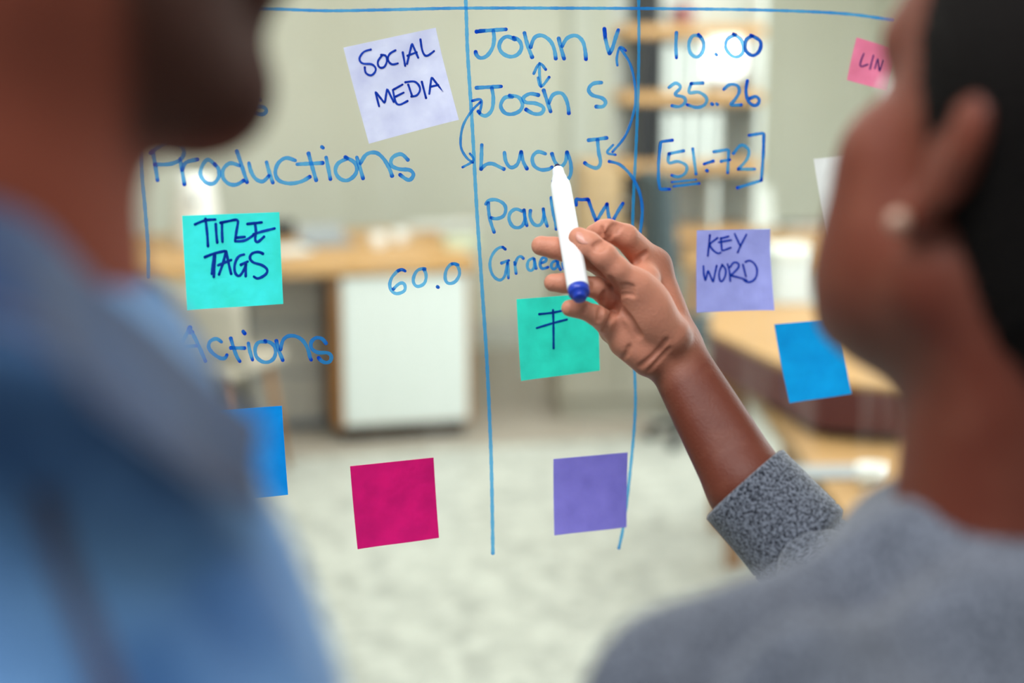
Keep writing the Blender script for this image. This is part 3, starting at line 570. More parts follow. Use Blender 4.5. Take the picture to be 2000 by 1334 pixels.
# ------------------------------------------------------------------ implicit-surface body builder
import openvdb as vdb
def cap(a, b, r0, r1=None, k=.008, op='u'): return ('cap', Vector(a), Vector(b), r0, r0 if r1 is None else r1, k, op)
def ell(c, r, rot=None, k=.008, op='u'): return ('ell', Vector(c), Vector(r), rot or Matrix.Identity(3), 0, k, op)
def xf(prims, Mx, s=1.0):
    out = []
    R3 = Mx.to_3x3()
    for p in prims:
        if p[0] == 'cap': out.append(('cap', Mx @ (p[1] * s), Mx @ (p[2] * s), p[3] * s, p[4] * s, p[5] * s, p[6]))
        else: out.append(('ell', Mx @ (p[1] * s), p[2] * s, R3 @ p[3], 0, p[5] * s, p[6]))
    return out
def sdf(name, prims, vox, m, parent=None, attr=None, cut=None, disp=None, smooth=2):
    lo = np.array([1e9] * 3); hi = -lo
    for p in prims:
        if p[6] != 'u': continue
        if p[0] == 'cap':
            for c, r in ((p[1], p[3]), (p[2], p[4])): lo = np.minimum(lo, np.array(c) - r); hi = np.maximum(hi, np.array(c) + r)
        else: r = max(p[2]); lo = np.minimum(lo, np.array(p[1]) - r); hi = np.maximum(hi, np.array(p[1]) + r)
    lo -= vox * 5 + .004; hi += vox * 5 + .004
    sh_ = np.ceil((hi - lo) / vox).astype(int) + 1
    mg = max(max(p[5] for p in prims) * 1.3, vox * 4)
    A = np.full(sh_, mg, np.float32)
    for p in prims:
        kind, a_, b_, r0, r1, k, op = p
        if kind == 'cap': l = np.minimum(np.array(a_) - r0, np.array(b_) - r1); h = np.maximum(np.array(a_) + r0, np.array(b_) + r1)
        else: r = max(b_); l = np.array(a_) - r; h = np.array(a_) + r
        i0 = np.maximum(0, np.floor((l - mg - lo) / vox).astype(int)); i1 = np.minimum(sh_, np.ceil((h + mg - lo) / vox).astype(int) + 1)
        if (i1 <= i0).any(): continue
        gx, gy, gz = [(lo[c] + np.arange(i0[c], i1[c]) * vox).astype(np.float32) for c in range(3)]
        X, Y, Z = gx[:, None, None], gy[None, :, None], gz[None, None, :]
        if kind == 'cap':
            ab = np.array(b_) - np.array(a_); L2 = max(ab @ ab, 1e-12)
            t = np.clip(((X - a_[0]) * ab[0] + (Y - a_[1]) * ab[1] + (Z - a_[2]) * ab[2]) / L2, 0, 1)
            d = np.sqrt((X - a_[0] - t * ab[0]) ** 2 + (Y - a_[1] - t * ab[1]) ** 2 + (Z - a_[2] - t * ab[2]) ** 2) - (r0 + (r1 - r0) * t)
        else:
            Ri = np.array(r0.transposed() if isinstance(r0, Matrix) else np.eye(3)); dx, dy, dz = X - a_[0], Y - a_[1], Z - a_[2]
            q = [Ri[c][0] * dx + Ri[c][1] * dy + Ri[c][2] * dz for c in range(3)]
            k0 = np.sqrt(sum((q[c] / b_[c]) ** 2 for c in range(3))); k1 = np.sqrt(sum((q[c] / b_[c] ** 2) ** 2 for c in range(3))) + 1e-6
            d = np.where(k0 < .05, -min(b_), k0 * (k0 - 1) / k1)
        d = d.astype(np.float32); S = A[i0[0]:i1[0], i0[1]:i1[1], i0[2]:i1[2]]
        if op == 'u': h_ = np.clip(k - np.abs(S - d), 0, None) / k; S[:] = np.minimum(S, d) - h_ * h_ * k * .25
        else: d = -d; h_ = np.clip(k - np.abs(S - d), 0, None) / k; S[:] = np.maximum(S, d) + h_ * h_ * k * .25
    if cut is not None:
        X, Y, Z = [(lo[c] + np.arange(sh_[c]) * vox).astype(np.float32) for c in range(3)]
        A = np.maximum(A, cut(X[:, None, None], Y[None, :, None], Z[None, None, :])).astype(np.float32)
    g = vdb.FloatGrid(float(mg)); g.copyFromArray(np.clip(A, -mg, mg)); pts, quads = g.convertToQuads()
    pts = pts * vox + lo
    me = bpy.data.meshes.new(name); me.from_pydata(pts.tolist(), [], quads[:, ::-1].tolist()); me.update()
    bm = bmesh.new(); bm.from_mesh(me)
    for _ in range(smooth): bmesh.ops.smooth_vert(bm, verts=bm.verts, factor=.5, use_axis_x=True, use_axis_y=True, use_axis_z=True)
    bmesh.ops.recalc_face_normals(bm, faces=bm.faces); bm.to_mesh(me); bm.free()
    if disp:
        n = len(me.vertices); co = np.empty(n * 3, np.float32); me.vertices.foreach_get('co', co); no = np.empty(n * 3, np.float32); me.vertices.foreach_get('normal', no)
        co = co.reshape(-1, 3); no = no.reshape(-1, 3); co += no * disp(co)[:, None]; me.vertices.foreach_set('co', co.ravel())
    me.materials.append(m); me.polygons.foreach_set('use_smooth', [True] * len(me.polygons)); me.update()
    o = bpy.data.objects.new(name, me); COL.objects.link(o)
    if parent: o.parent = parent
    if attr:
        n = len(me.vertices); co = np.empty(n * 3, np.float32); me.vertices.foreach_get('co', co)
        for an, fn in attr.items(): at = me.attributes.new(an, 'FLOAT', 'POINT'); at.data.foreach_set('value', fn(co.reshape(-1, 3)).astype(np.float32))
    return o
def skin(name, base, tint, rough=.5, beard=None):
    m = mat(name, base, rough, .35, bump=.18, bscale=420); N = m.node_tree.nodes; L = m.node_tree.links; b = N['Principled BSDF']
    b.inputs['Subsurface Weight'].default_value = .12; b.inputs['Subsurface Radius'].default_value = (1, .35, .2); b.inputs['Subsurface Scale'].default_value = .004
    tc = N.new('ShaderNodeTexCoord'); tn = N.new('ShaderNodeTexNoise'); tn.inputs['Scale'].default_value = 35; tn.inputs['Detail'].default_value = 4; L.new(tc.outputs['Object'], tn.inputs[0])
    at = N.new('ShaderNodeAttribute'); at.attribute_name = 'palm'
    ma = N.new('ShaderNodeMath'); ma.operation = 'MULTIPLY_ADD'; ma.inputs[1].default_value = .3; ma.inputs[2].default_value = -.15; L.new(tn.outputs[0], ma.inputs[0])
    s_ = N.new('ShaderNodeMath'); s_.use_clamp = True; L.new(ma.outputs[0], s_.inputs[0]); L.new(at.outputs['Fac'], s_.inputs[1])
    mx = N.new('ShaderNodeMix'); mx.data_type = 'RGBA'; L.new(s_.outputs[0], mx.inputs[0]); mx.inputs[6].default_value = lin(base); mx.inputs[7].default_value = lin(tint); out = mx.outputs[2]
    if beard:
        a2 = N.new('ShaderNodeAttribute'); a2.attribute_name = 'beard'; m3 = N.new('ShaderNodeMix'); m3.data_type = 'RGBA'
        L.new(a2.outputs['Fac'], m3.inputs[0]); L.new(out, m3.inputs[6]); m3.inputs[7].default_value = lin(beard); out = m3.outputs[2]
    L.new(out, b.inputs['Base Color']); return m

def head_prims(neck_r=.055, neck_to=(0, -.045, -.20), jaw=1.0, cb=.024, eh=.031):
    p = [ell((0, -.014, .035), (.075, .096, .086)), ell((0, .025, -.02), (.062, .062, .088), k=.02),
         cap((0, -.02, -.05), neck_to, neck_r, neck_r * 1.06, k=.03)]
    for s in (-1, 1):
        p += [cap((s * .05 * jaw, -.002, -.055), (s * .018, .068, -.097), .022, .019, k=.025), ell((s * .042, .06, -.02), (cb, cb, .02), k=.02)]
    p += [ell((0, .074, -.094), (.021, .019, .019), k=.02), cap((-.032, .08, .024), (.032, .08, .024), .013, k=.016), ell((0, .05, .055), (.055, .045, .045), k=.03),
          cap((0, .09, .012), (0, .11, -.02), .007, .0105, k=.01), ell((0, .085, -.055), (.03, .018, .024), k=.014)]
    for s in (-1, 1): p += [ell((s * .012, .1, -.026), (.009, .01, .008), k=.006), ell((s * .031, .094, .004), (.015, .009, .009), k=.008, op='s')]
    p += [ell((0, .1, -.05), (.023, .009, .006), k=.005), ell((0, .098, -.062), (.02, .009, .007), k=.005), cap((-.02, .107, -.056), (.02, .107, -.056), .0015, k=.003, op='s')]
    for s in (-1, 1):
        Rm = Matrix.Rotation(R(s * 18), 3, 'Z')
        p += [ell((s * .077, -.006, .031 - eh - .004), (.007, .017, eh), Rm, k=.006), ell((s * .083, -.014, .035 - eh), (.005, .011, eh * .62), Rm, k=.005), ell((s * .086, .0, -.002), (.005, .008, .015), Rm, k=.004, op='s'), ell((s * .074, .002, -.028), (.006, .009, .010), k=.006)]
    return p
def frame(f, up_hint=Vector((0, 0, 1)), roll=0):
    f = f.normalized(); r = f.cross(up_hint).normalized(); u = r.cross(f)
    Mx = Matrix((r, f, u)).transposed(); return (Mx @ Matrix.Rotation(roll, 3, 'Y'))
def head_at(anchor_local, anchor_world, R3, s=1.0):
    return Matrix.Translation(Vector(anchor_world) - R3 @ (Vector(anchor_local) * s)) @ R3.to_4x4()
def eyes(parent, Mx, s=1.0):
    for sgn in (-1, 1):
        c = Mx @ (Vector((sgn * .030, .0745, .003)) * s)
        bm = bmesh.new(); bmesh.ops.create_uvsphere(bm, u_segments=20, v_segments=12, radius=.0125 * s); e = bobj('eye', bm, M['plastic'], parent, True); e.location = c
        bm = bmesh.new(); bmesh.ops.create_uvsphere(bm, u_segments=16, v_segments=10, radius=.006 * s); i_ = bobj('iris', bm, M['black'], e, True); i_.location = (Mx.to_3x3() @ Vector((0, .0075, 0)) * s)
        tube('eyebrow', [Mx @ (Vector((sgn * x, y, z)) * s) for x, y, z in ((.014, .094, .026), (.03, .093, .031), (.046, .082, .026))], [.002, .003, .0015], M['hair'], parent, 6)
M['hair'] = mat('black_hair', (14, 10, 9), .75, .1, bump=.8, bscale=500)

# ------------------------------------------------------------------ the woman
wsk = skin('woman_skin', (98, 42, 25), (206, 138, 112), .55)
W = empty('person', (.45, .62, 0)); tag(W, 'woman in a grey heather sweater, seen from behind, holding up a marker', 'person')
W0 = Matrix.Translation((.45, .62, 0)).inverted()
def unpar(o, E):   # geometry given in world space
    o.matrix_parent_inverse = Matrix.Translation(E.location).inverted(); return o
WF = frame(Vector((-math.sin(R(27)), math.cos(R(27)), .28)), roll=R(9))
ws = 1.05
WM = head_at((-.078, -.008, .0), P(1872, 296, .56), WF, ws)
hp = xf(head_prims(.050, (0, -.06, -.2), cb=.021, eh=.026) + [ell((s_ * .034, .040, -.06), (.031, .036, .042), k=.03) for s_ in (-1, 1)], WM, ws)
nb = P(1990, 1130, .70)
hp.append(cap(WM @ Vector((0, -.03, -.08)), nb, .05, .058, k=.03))
unpar(sdf('head', hp, .0022, wsk, W, smooth=2), W)
eyes(W, WM, ws); [unpar(c, W) for c in W.children if c.name.startswith('eye')]
Wi = np.array(WM.inverted())
def loc(Minv, X, Y, Z): return [Minv[c][0] * X + Minv[c][1] * Y + Minv[c][2] * Z + Minv[c][3] for c in range(3)]
def hair_cut(X, Y, Z):
    x, y, z = loc(Wi, X, Y, Z); x, y, z = x / ws, y / ws, z / ws
    # keep what lies behind the hairline: brow height in front, behind the ear at the sides
    return np.maximum(y - (.030 + .72 * (z - .02)) , -(z + .085) - .4 * np.abs(x) * 0)
hh = xf([ell((0, -.02, .037), (.087, .104, .096)), ell((0, -.05, -.03), (.066, .06, .06), k=.03)], WM, ws)
unpar(sdf('hair', hh, .003, M['hair'], W, cut=hair_cut, disp=lambda c: .0015 * np.sin(c[:, 0] * 900) * np.sin(c[:, 2] * 800 + c[:, 1] * 700)), W)
bun = xf([ell((0, -.135, .05), (.05, .045, .05))], WM, ws)
unpar(sdf('hair_bun', bun, .003, M['hair'], W, disp=lambda c: .0012 * np.sin(c[:, 0] * 700) * np.sin(c[:, 2] * 500 + c[:, 1] * 900)), W)
ew = WM @ (Vector((-.083, .003, -.033)) * ws)
bm = bmesh.new(); bmesh.ops.create_uvsphere(bm, u_segments=20, v_segments=12, radius=.0045); er = bobj('earring', bm, mat('pearl', (176, 140, 120), .35, .5), W, True); er.location = ew; unpar(er, W); er['label'] = 'round stud'

# hand and forearm, one continuous surface
H = lambda x, y, z: P(x, y, z)
tips = dict(thumb=[(1131, 465, 1.089, .0084), (1150, 477, 1.085, .0094), (1180, 500, 1.082, .0098), (1206, 528, 1.085, .0098), (1240, 560, 1.094, .0125)],
            index=[(1160, 457, 1.128, .0076), (1178, 450, 1.117, .0084), (1188, 450, 1.113, .0088), (1222, 463, 1.118, .0102), (1275, 518, 1.146, .0128)],
            middle=[(1057, 480, 1.113, .0078), (1082, 484, 1.113, .0085), (1104, 490, 1.113, .0085), (1160, 508, 1.112, .0092), (1240, 560, 1.146, .012)],
            ring=[(1080, 552, 1.098, .0070), (1100, 553, 1.098, .0076), (1122, 555, 1.098, .0076), (1166, 562, 1.097, .0084), (1202, 588, 1.118, .0108), (1218, 596, 1.140, .0105)],
            pinky=[(1113, 602, 1.082, .0065), (1126, 603, 1.083, .0068), (1138, 605, 1.084, .0070), (1164, 616, 1.088, .0080), (1190, 634, 1.108, .0100), (1203, 640, 1.130, .010)])
A_ = []
for nm, ch_ in tips.items():
    for a_, b_ in zip(ch_[:-1], ch_[1:]): A_.append(cap(H(*a_[:3]), H(*b_[:3]), a_[3], b_[3], k=.0018 if nm != 'thumb' else .003))
A_ += [cap(H(1276, 522, 1.146), H(1326, 672, 1.14), .0138, .0168, k=.010), cap(H(1245, 565, 1.148), H(1312, 678, 1.14), .0125, .017, k=.010),
       cap(H(1220, 600, 1.142), H(1300, 688, 1.136), .0120, .017, k=.006), cap(H(1200, 642, 1.128), H(1272, 690, 1.126), .0125, .017, k=.006),
       cap(H(1240, 560, 1.096), H(1300, 655, 1.116), .0125, .020, k=.010), ell(H(1262, 606, 1.105), (.019, .016, .024), k=.012), ell(H(1258, 545, 1.122), (.013, .012, .012), k=.010),
       cap(H(1220, 668, 1.112), H(1266, 702, 1.114), .0125, .0135, k=.008)]
A_ += [cap(H(1302, 690, 1.132), H(1440, 958, 1.085), .0185, .0225, k=.010), cap(H(1326, 672, 1.136), H(1478, 934, 1.085), .0158, .0225, k=.010),
       cap(H(1458, 946, 1.085), H(1570, 1082, 1.075), .0255, .0255, k=.012)]
# creases, laid on the surface of the hand: finger joints, thumb knuckle, palm lines, wrist folds
from mathutils.bvhtree import BVHTree
tmp = sdf('draft', A_, .0018, wsk, None, smooth=1)
hb = BVHTree.FromPolygons([v.co for v in tmp.data.vertices], [tuple(p.vertices) for p in tmp.data.polygons])
tmd = tmp.data; bpy.data.objects.remove(tmp); bpy.data.meshes.remove(tmd)
CR = []
def crease(pts, r=.0011, k=.0025, lift=.0002, pig=True):
    q = []
    for p in crom(pts, n=5):
        h = hb.ray_cast(ORI, ray(p[0], p[1]).normalized())[0]
        if h: q.append(h - FW * lift)
    for a_, b_ in zip(q[:-1], q[1:]):
        if (a_ - b_).length < .012: A_.append(cap(a_, b_, r, r, k=k, op='s')); (CR.append(np.array(a_)) if pig else None)
crease([(1207, 437), (1197, 453), (1187, 469)], .0014); crease([(1199, 437), (1190, 450), (1183, 462)], .0008); crease([(1213, 440), (1205, 455)], .0008)
crease([(1174, 444), (1173, 461)], .0009); crease([(1262, 494), (1252, 500), (1243, 511)], .0013)
crease([(1160, 481), (1169, 475), (1179, 471)], .0010); crease([(1163, 487), (1173, 479), (1184, 476)], .0010); crease([(1172, 488), (1180, 482)], .0007)
crease([(1192, 545), (1204, 568), (1211, 599), (1230, 625), (1249, 656)], .0011, .004)
crease([(1209, 590), (1196, 618), (1180, 646)], .0018, .003); crease([(1180, 572), (1174, 600), (1170, 628)], .0013, .003)
crease([(1146, 596), (1140, 610)], .0009); crease([(1152, 552), (1150, 566)], .0009)
for k_ in range(3): crease([(1207 + k_ * 2, 560 + k_ * 9), (1222, 557 + k_ * 9), (1238, 561 + k_ * 8)], .0003, .003, -.0002, False)
crease([(1249, 716), (1270, 700), (1290, 680), (1302, 664)], .0008, .003); crease([(1266, 726), (1288, 702), (1308, 680)], .0004, .003, 0, False)
crease([(1214, 700), (1224, 690), (1230, 676)], .0005, .003)
wr = np.array(H(1305, 685, 1.135)); dirh = np.array((H(1210, 560, 1.13) - H(1305, 685, 1.135)).normalized())
tipc = [np.array(H(*tips[n_][0][:3])) for n_ in tips]
dors = np.array((H(1340, 560, 1.2) - H(1240, 620, 1.12)).normalized())
def palmw(c):
    t = (c - wr) @ dirh; wgt = np.clip((t + .022) / .045, 0, 1) * .85
    side = (c - np.array(H(1262, 600, 1.14))) @ dors; wgt *= np.clip(1 - side / .03, .35, 1)
    for tc_ in tipc: wgt = np.maximum(wgt, .95 * np.exp(-np.sum((c - tc_) ** 2, axis=1) / .013 ** 2))
    cr_ = np.array(CR)
    for i0 in range(0, len(c), 20000):
        dd = np.min(np.linalg.norm(c[i0:i0 + 20000, None, :] - cr_[None], axis=2), axis=1); wgt[i0:i0 + 20000] *= 1 - .42 * np.exp(-(dd / .0018) ** 2)
    return wgt
unpar(sdf('arm', A_, .00095, wsk, W, attr={'palm': palmw}, smooth=2), W)
# nails
mn = mat('nail', (200, 140, 124), .38, .5)
def nail(c, along, out, L_, Wd):
    y = Vector(along).normalized(); z = (Vector(out) - y * Vector(out).dot(y)).normalized(); x = y.cross(z); R3 = Matrix((x, y, z)).transposed()
    bm = bmesh.new(); bmesh.ops.create_uvsphere(bm, u_segments=16, v_segments=10, radius=1)
    for v in bm.verts: v.co = R3 @ Vector((v.co.x * Wd, v.co.y * L_, v.co.z * .0012 - (v.co.x ** 2) * .0022)) + Vector(c)
    o = bobj('nail', bm, mn, W, True); unpar(o, W); return o
tt = H(*tips['thumb'][1][:3]); nail(H(1142, 463, 1.0788), H(1131, 465, 1.089) - tt, (-FW * .85 + UP * .45 + RT * .35), .0078, .0058)
nail(H(1164, 450, 1.1165), H(1160, 457, 1.128) - H(1178, 450, 1.117), (-FW * .85 + UP * .5 - RT * .1), .0080, .0060)

# sweater
def heather():
    m = bpy.data.materials.new('grey_heather_knit'); m.use_nodes = True; N = m.node_tree.nodes; L = m.node_tree.links; b = N['Principled BSDF']
    tc = N.new('ShaderNodeTexCoord'); mp = N.new('ShaderNodeMapping'); mp.inputs['Scale'].default_value = (1, 1, 1); L.new(tc.outputs['Object'], mp.inputs[0])
    v = N.new('ShaderNodeTexNoise'); v.inputs['Scale'].default_value = 520; v.inputs['Detail'].default_value = 2; L.new(mp.outputs[0], v.inputs[0])
    cr = N.new('ShaderNodeValToRGB'); L.new(v.outputs[0], cr.inputs[0]); e = cr.color_ramp.elements; e[0].position = .36; e[0].color = lin((27, 30, 40)); e[1].position = .62; e[1].color = lin((118, 123, 136))
    L.new(cr.outputs[0], b.inputs['Base Color']); b.inputs['Roughness'].default_value = .95; b.inputs['Specular IOR Level'].default_value = .1; b.inputs['Sheen Weight'].default_value = .3
    bp = N.new('ShaderNodeBump'); bp.inputs['Strength'].default_value = .6; bp.inputs['Distance'].default_value = .001; L.new(v.outputs[0], bp.inputs['Height']); L.new(bp.outputs[0], b.inputs['Normal']); return m
HM = heather()
def tubemesh(name, rings, m, parent, n=48, wob=0):
    vs, fs = [], []
    for (c, ax, r0, r1, perp) in rings:
        a1 = Vector(perp).normalized(); a1 = (a1 - ax * a1.dot(ax)).normalized(); a2 = ax.cross(a1)
        for k in range(n):
            t = 2 * math.pi * k / n; w_ = 1 + wob * math.sin(3 * t + 1) * .5 + wob * math.sin(7 * t + c.z * 90) * .4
            vs.append(c + a1 * r0 * w_ * math.cos(t) + a2 * r1 * w_ * math.sin(t))
    for i in range(len(rings) - 1):
        for k in range(n): fs.append((i * n + k, i * n + (k + 1) % n, (i + 1) * n + (k + 1) % n, (i + 1) * n + k))
    return mesh_obj(name, vs, fs, m, parent, True)
c0 = H(1457, 949, 1.085); c1 = H(1566, 1068, 1.072); ax = (c1 - c0).normalized(); pp_ = (H(1530, 880, 1.085) - H(1385, 1018, 1.085))
prof = [(.30, .0270), (.06, .0290), (-.02, .0330), (-.045, .0372), (-.02, .0395), (.05, .0395), (.5, .0405), (.84, .0414), (.86, .0416), (.885, .0405), (.91, .0416), (1.0, .0412), (1.03, .0388), (1.06, .0362), (1.12, .0372), (1.3, .040), (1.8, .042)]
cf = tubemesh('cuff', [(c0 + (c1 - c0) * t, ax, r, r * .86, pp_) for t, r in prof], HM, W, wob=.012); unpar(cf, W)
cf['label'] = 'turned-up grey knit cuff'
sw = [cap(H(1960, 1190, .665), H(2400, 1130, .72), .060, .060, k=.03), cap(H(1605, 1118, 1.045), H(1760, 1290, .95), .034, .044, k=.02), cap(H(1760, 1290, .95), H(2300, 1330, .80), .046, .058, k=.03),
      cap(H(1960, 1262, .66), H(1470, 1560, .55), .064, .064, k=.05), cap(H(1960, 1262, .66), H(2500, 1400, .74), .064, .07, k=.05),
      cap(H(1480, 1560, .55), H(1500, 2600, .60), .062, .05, k=.04), ell(H(1950, 2400, .66), (.19, .12, .27), k=.08), cap(H(2000, 1500, .66), H(1960, 3400, .70), .12, .13, k=.05)]
fa, fb = np.array(H(1250, 1330, .52)), np.array(H(1480, 1225, .56))
def fold(c):
    d = 0
    for pts, r, dep in (([(1240, 1420, .5), (1330, 1290, .52), (1480, 1215, .55), (1700, 1195, .58), (1900, 1185, .60)], .016, .028), ([(1500, 1420, .5), (1700, 1330, .54), (1950, 1340, .58)], .016, .02)):
        q = crom([tuple(H(*p_)) for p_ in pts], n=8); q = np.array(q)
        dm = np.min(np.linalg.norm((c[:, None, :] - q[None, :, :]), axis=2), axis=1)
        d = d - dep * np.exp(-(dm / r) ** 2)
        d = d + dep * .35 * np.exp(-((dm - 2.2 * r) / r) ** 2)
    return d + .0012 * np.sin(c[:, 0] * 90 + c[:, 2] * 60)
unpar(sdf('sweater', sw, .005, HM, W, disp=fold, smooth=3), W)
# collarless ribbed neck band
nc = H(1990, 1115, .68)
M['jeans'] = mat('dark_trousers', (40, 44, 56), .85, .1)
def legs(E, hip, ftc, m, yaw):
    pr = []
    sx = Vector((math.cos(yaw), math.sin(yaw), 0))
    for s_ in (-1, 1):
        h = Vector(hip) + sx * s_ * .085; k_ = Vector((h.x, h.y, .48)); f_ = Vector((h.x, h.y, .10))
        pr += [cap(h, k_, .085, .06, k=.04), cap(k_, f_, .06, .045, k=.02)]
    pr.append(ell(Vector(hip) + Vector((0, 0, .05)), (.15, .12, .12), Matrix.Rotation(yaw, 3, 'Z'), k=.06))
    unpar(sdf('trousers', pr, .012, m, E, smooth=2), E)
    fd = Vector((-math.sin(yaw), math.cos(yaw), 0))
    for s_ in (-1, 1):
        h = Vector(hip) + sx * s_ * .085; f_ = Vector((h.x, h.y, .045))
        o = sdf('shoe', [cap(f_ - fd * .04, f_ + fd * .14, .044, .036, k=.02), cap(f_ - fd * .02, f_ + Vector((0, 0, .08)), .045, .045, k=.02)], .008, M['black'], E, cut=lambda X, Y, Z: (.003 - Z) + 0 * X + 0 * Y); unpar(o, E)
hipw = H(1960, 3400, .70); legs(W, (hipw.x, hipw.y, .88), None, M['jeans'], R(45))

# ------------------------------------------------------------------ marker pen in her hand
pt, pb = H(1088, 322, 1.163), H(1131, 572, 1.058); pax = (pt - pb).normalized(); Lm = (pt - pb).length
mk = empty('marker_pen', pb); tag(mk, 'white dry-wipe marker with a blue end plug held in the raised hand', 'marker')
q3 = pax.to_track_quat('Z', 'Y').to_matrix()
mp_ = mat('glossy_white_barrel', (240, 242, 244), .3, .5); mblue = mat('marker_blue', (22, 56, 170), .35, .5)
lathe('barrel', [(.0078, .004), (.0083, .006), (.0084, .05), (.0083, Lm * .80), (.0079, Lm * .835), (.0066, Lm * .85), (.0062, Lm * .885), (.0053, Lm * .90), (.0046, Lm * .955), (.0030, Lm * .965)], mp_, mk, rot=q3, n=40)
lathe('end_plug', [(0, -.0065), (.0042, -.0065), (.0050, -.0058), (.0054, -.0022), (.0070, -.0018), (.0080, -.0004), (.0081, .0045)], mblue, mk, rot=q3, n=40)
lathe('nib', [(.0028, Lm * .962), (.0026, Lm * .985), (.0016, Lm * .998), (0, Lm * 1.0)], mat('blue_black_felt', (22, 22, 70), .8), mk, rot=q3, n=20)

# ------------------------------------------------------------------ the man
msk = skin('man_skin', (142, 74, 57), (142, 74, 57), .75, beard=(50, 30, 23))
msk.node_tree.nodes['Principled BSDF'].inputs['Specular IOR Level'].default_value = .08
E_ = empty('person', (-.12, .42, 0)); tag(E_, 'bearded man in a blue denim jacket at the left, seen from behind', 'person')
MF = frame(Vector((math.sin(R(50)), math.cos(R(50)), .02)), roll=R(0))
MM = head_at((0, .085, -.112), P(452, 262, .53), MF, 1.08)
Mi = np.array(MM.inverted())
mpz = xf(head_prims(.054, (0, -.018, -.165), 1.05), MM, 1.08)
mpz.append(cap(MM @ Vector((0, -.022, -.09)), P(-50, 740, .475), .058, .048, k=.03))
def beardw(c):
    x, y, z = [Mi[k][0] * c[:, 0] + Mi[k][1] * c[:, 1] + Mi[k][2] * c[:, 2] + Mi[k][3] for k in range(3)]
    return np.clip((y - (.005 - .25 * (z + .06))) / .014, 0, 1) * np.clip((-.012 - z) / .02, 0, 1) * np.clip((z + .135) / .02, 0, 1) * .9
unpar(sdf('head', mpz, .0025, msk, E_, attr={'beard': beardw, 'palm': lambda c: c[:, 0] * 0}), E_)
eyes(E_, MM, 1.08); [unpar(c, E_) for c in E_.children if c.name.startswith('eye')]
def mhair_cut(X, Y, Z):
    x, y, z = loc(Mi, X, Y, Z); return np.maximum(y - (.012 + .8 * (z - .01)), -(z + .05) + 0 * x)
unpar(sdf('hair', xf([ell((0, -.016, .038), (.080, .101, .092))], MM, 1.08), .003, M['hair'], E_, cut=mhair_cut), E_)

def denim(nm_, c0_, c1_):
    m = bpy.data.materials.new(nm_); m.use_nodes = True; N = m.node_tree.nodes; L = m.node_tree.links; b = N['Principled BSDF']
    tc = N.new('ShaderNodeTexCoord'); n1 = N.new('ShaderNodeTexNoise'); n1.inputs['Scale'].default_value = 14; n1.inputs['Detail'].default_value = 4; L.new(tc.outputs['Object'], n1.inputs[0])
    cr = N.new('ShaderNodeValToRGB'); L.new(n1.outputs[0], cr.inputs[0]); e = cr.color_ramp.elements; e[0].position = .36; e[0].color = lin(c0_); e[1].position = .66; e[1].color = lin(c1_)
    wv = N.new('ShaderNodeTexWave'); wv.inputs['Scale'].default_value = 260; L.new(tc.outputs['Object'], wv.inputs[0])
    mx = N.new('ShaderNodeMix'); mx.data_type = 'RGBA'; mx.blend_type = 'MULTIPLY'; mx.inputs[0].default_value = .3; L.new(cr.outputs[0], mx.inputs[6]); L.new(wv.outputs[0], mx.inputs[7]); L.new(mx.outputs[2], b.inputs['Base Color'])
    b.inputs['Roughness'].default_value = .9; b.inputs['Specular IOR Level'].default_value = .1; b.inputs['Sheen Weight'].default_value = .2
    bp = N.new('ShaderNodeBump'); bp.inputs['Strength'].default_value = .4; bp.inputs['Distance'].default_value = .001; L.new(wv.outputs[0], bp.inputs['Height']); L.new(bp.outputs[0], b.inputs['Normal']); return m
DN = denim('lit_denim', (66, 108, 164), (122, 168, 220)); DC = denim('shaded_denim', (13, 32, 66), (34, 66, 108))  # same denim twice: light on the body, shade on the collar put into colour
jk = [cap(P(-150, 1000, .50), P(230, 1210, .50), .055, .030, k=.03), cap(P(-60, 900, .48), P(-500, 1600, .46), .085, .085, k=.05),
      cap(P(40, 1300, .48), P(-60, 2400, .50), .062, .11, k=.05), ell(P(-150, 2300, .47), (.17, .13, .26), k=.06), cap(P(-100, 1500, .47), P(-120, 4200, .50), .11, .13, k=.05),
      cap(P(-500, 1600, .46), P(-700, 3000, .40), .065, .05, k=.03), cap(P(240, 1200, .50), P(270, 1700, .52), .030, .052, k=.03)]
jk += [cap(P(100, 1070, .48), P(395, 1115, .47), .045, .019, k=.02), cap(P(-170, 800, .448), P(-20, 940, .448), .058, .046, k=.015), cap(P(60, 1500, .62), P(60, 2900, .66), .055, .045, k=.03), ell(P(-120, 940, .470), (.076, .090, .085), k=.02), cap(P(-100, 1190, .475), P(70, 1800, .42), .062, .080, k=.03)]
unpar(sdf('denim_jacket', jk, .005, DN, E_, smooth=3, disp=lambda c: .0018 * np.sin(c[:, 0] * 70 + c[:, 2] * 40) + .001 * np.sin(c[:, 1] * 160)), E_)
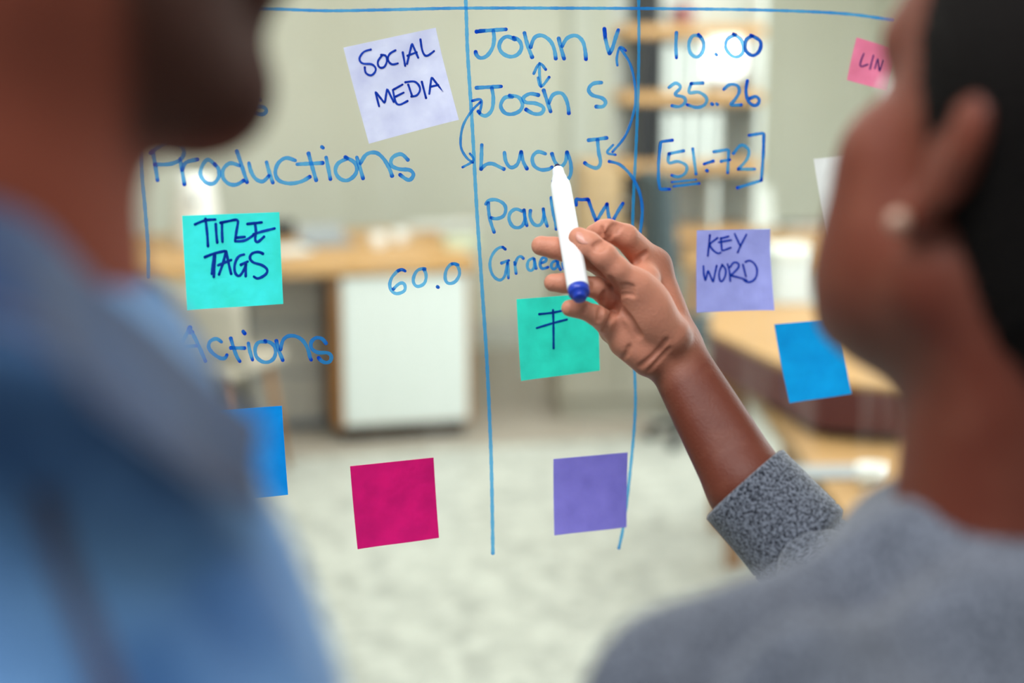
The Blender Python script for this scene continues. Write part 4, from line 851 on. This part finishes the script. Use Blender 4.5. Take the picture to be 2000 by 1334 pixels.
def sheet(name, U, Lw, m, parent, nu=40, nv=12, bulge=.010, th=.003):
    u = crom([tuple(P(*p)) for p in U], n=8); l = crom([tuple(P(*p)) for p in Lw], n=8); n = len(u); vs, fs = [], []
    for side in (0, 1):
        for i in range(n):
            for j in range(nv + 1):
                t = j / nv; p = Vector(u[i] * (1 - t) + l[i] * t); p += (-FW) * (bulge * math.sin(math.pi * t) - th * side) ; vs.append(p)
    m_ = nv + 1; o_ = n * m_
    for i in range(n - 1):
        for j in range(nv): a_ = i * m_ + j; fs.append((a_, a_ + 1, a_ + m_ + 1, a_ + m_)); fs.append((o_ + a_, o_ + a_ + m_, o_ + a_ + m_ + 1, o_ + a_ + 1))
        for j in (0, nv): a_ = i * m_ + j; fs.append((a_, a_ + m_, o_ + a_ + m_, o_ + a_))
    for i in (0, n - 1):
        for j in range(nv): a_ = i * m_ + j; fs.append((a_, a_ + 1, o_ + a_ + 1, o_ + a_))
    o = mesh_obj(name, vs, fs, m, parent, True); return unpar(o, parent)
cu = [(-106, 487, .555), (-463, 410, .505), (-699, 368, .435), (-458, 328, .383), (0, 400, .385), (180, 545, .41), (305, 645, .435), (400, 735, .45), (512, 830, .46)]
cl_ = [(-116, 667, .575), (-585, 618, .51), (-880, 609, .43), (-590, 598, .36), (0, 650, .335), (200, 800, .352), (340, 905, .375), (430, 965, .40), (520, 1000, .430)]
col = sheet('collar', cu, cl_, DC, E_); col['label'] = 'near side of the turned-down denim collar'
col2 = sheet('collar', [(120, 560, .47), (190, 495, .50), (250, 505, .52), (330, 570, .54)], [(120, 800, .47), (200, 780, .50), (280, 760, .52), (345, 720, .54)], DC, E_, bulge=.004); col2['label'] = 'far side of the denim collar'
# stitched seam down the jacket and along the collar
ms = mat('brown_stitching', (92, 84, 98), .8)
st1 = [P(*[a_ * .15 + b_ * .85 for a_, b_ in zip(p, q_)]) - FW * .006 for p, q_ in zip(cu[3:], cl_[3:])]
o = tube('stitching', [Vector(v) for v in crom([tuple(p) for p in st1], n=6)], .0012, ms, E_, 6); unpar(o, E_)
bpy.context.view_layer.update()
jo = bpy.data.objects['denim_jacket']
from mathutils.bvhtree import BVHTree
bv = BVHTree.FromPolygons([v.co for v in jo.data.vertices], [tuple(p.vertices) for p in jo.data.polygons])
for pts_ in ([(70, 960), (110, 1100), (150, 1200), (200, 1334), (250, 1500)], [(96, 960), (136, 1100), (176, 1200), (226, 1334), (276, 1500)]):
    hit = [bv.ray_cast(ORI, ray(*p).normalized())[0] for p in crom(pts_, n=6)]; hit = [h for h in hit if h]
    if len(hit) > 2: o = tube('stitching', [h - FW * .0008 for h in hit], .0016, ms, E_, 6); unpar(o, E_)
hipm = P(-120, 4200, .50); legs(E_, (hipm.x, hipm.y, .9), None, M['jeans'], R(-50))
for e_ in bpy.data.objects:
    if e_.name.startswith(('eye', 'iris')) and e_.type == 'MESH': pass
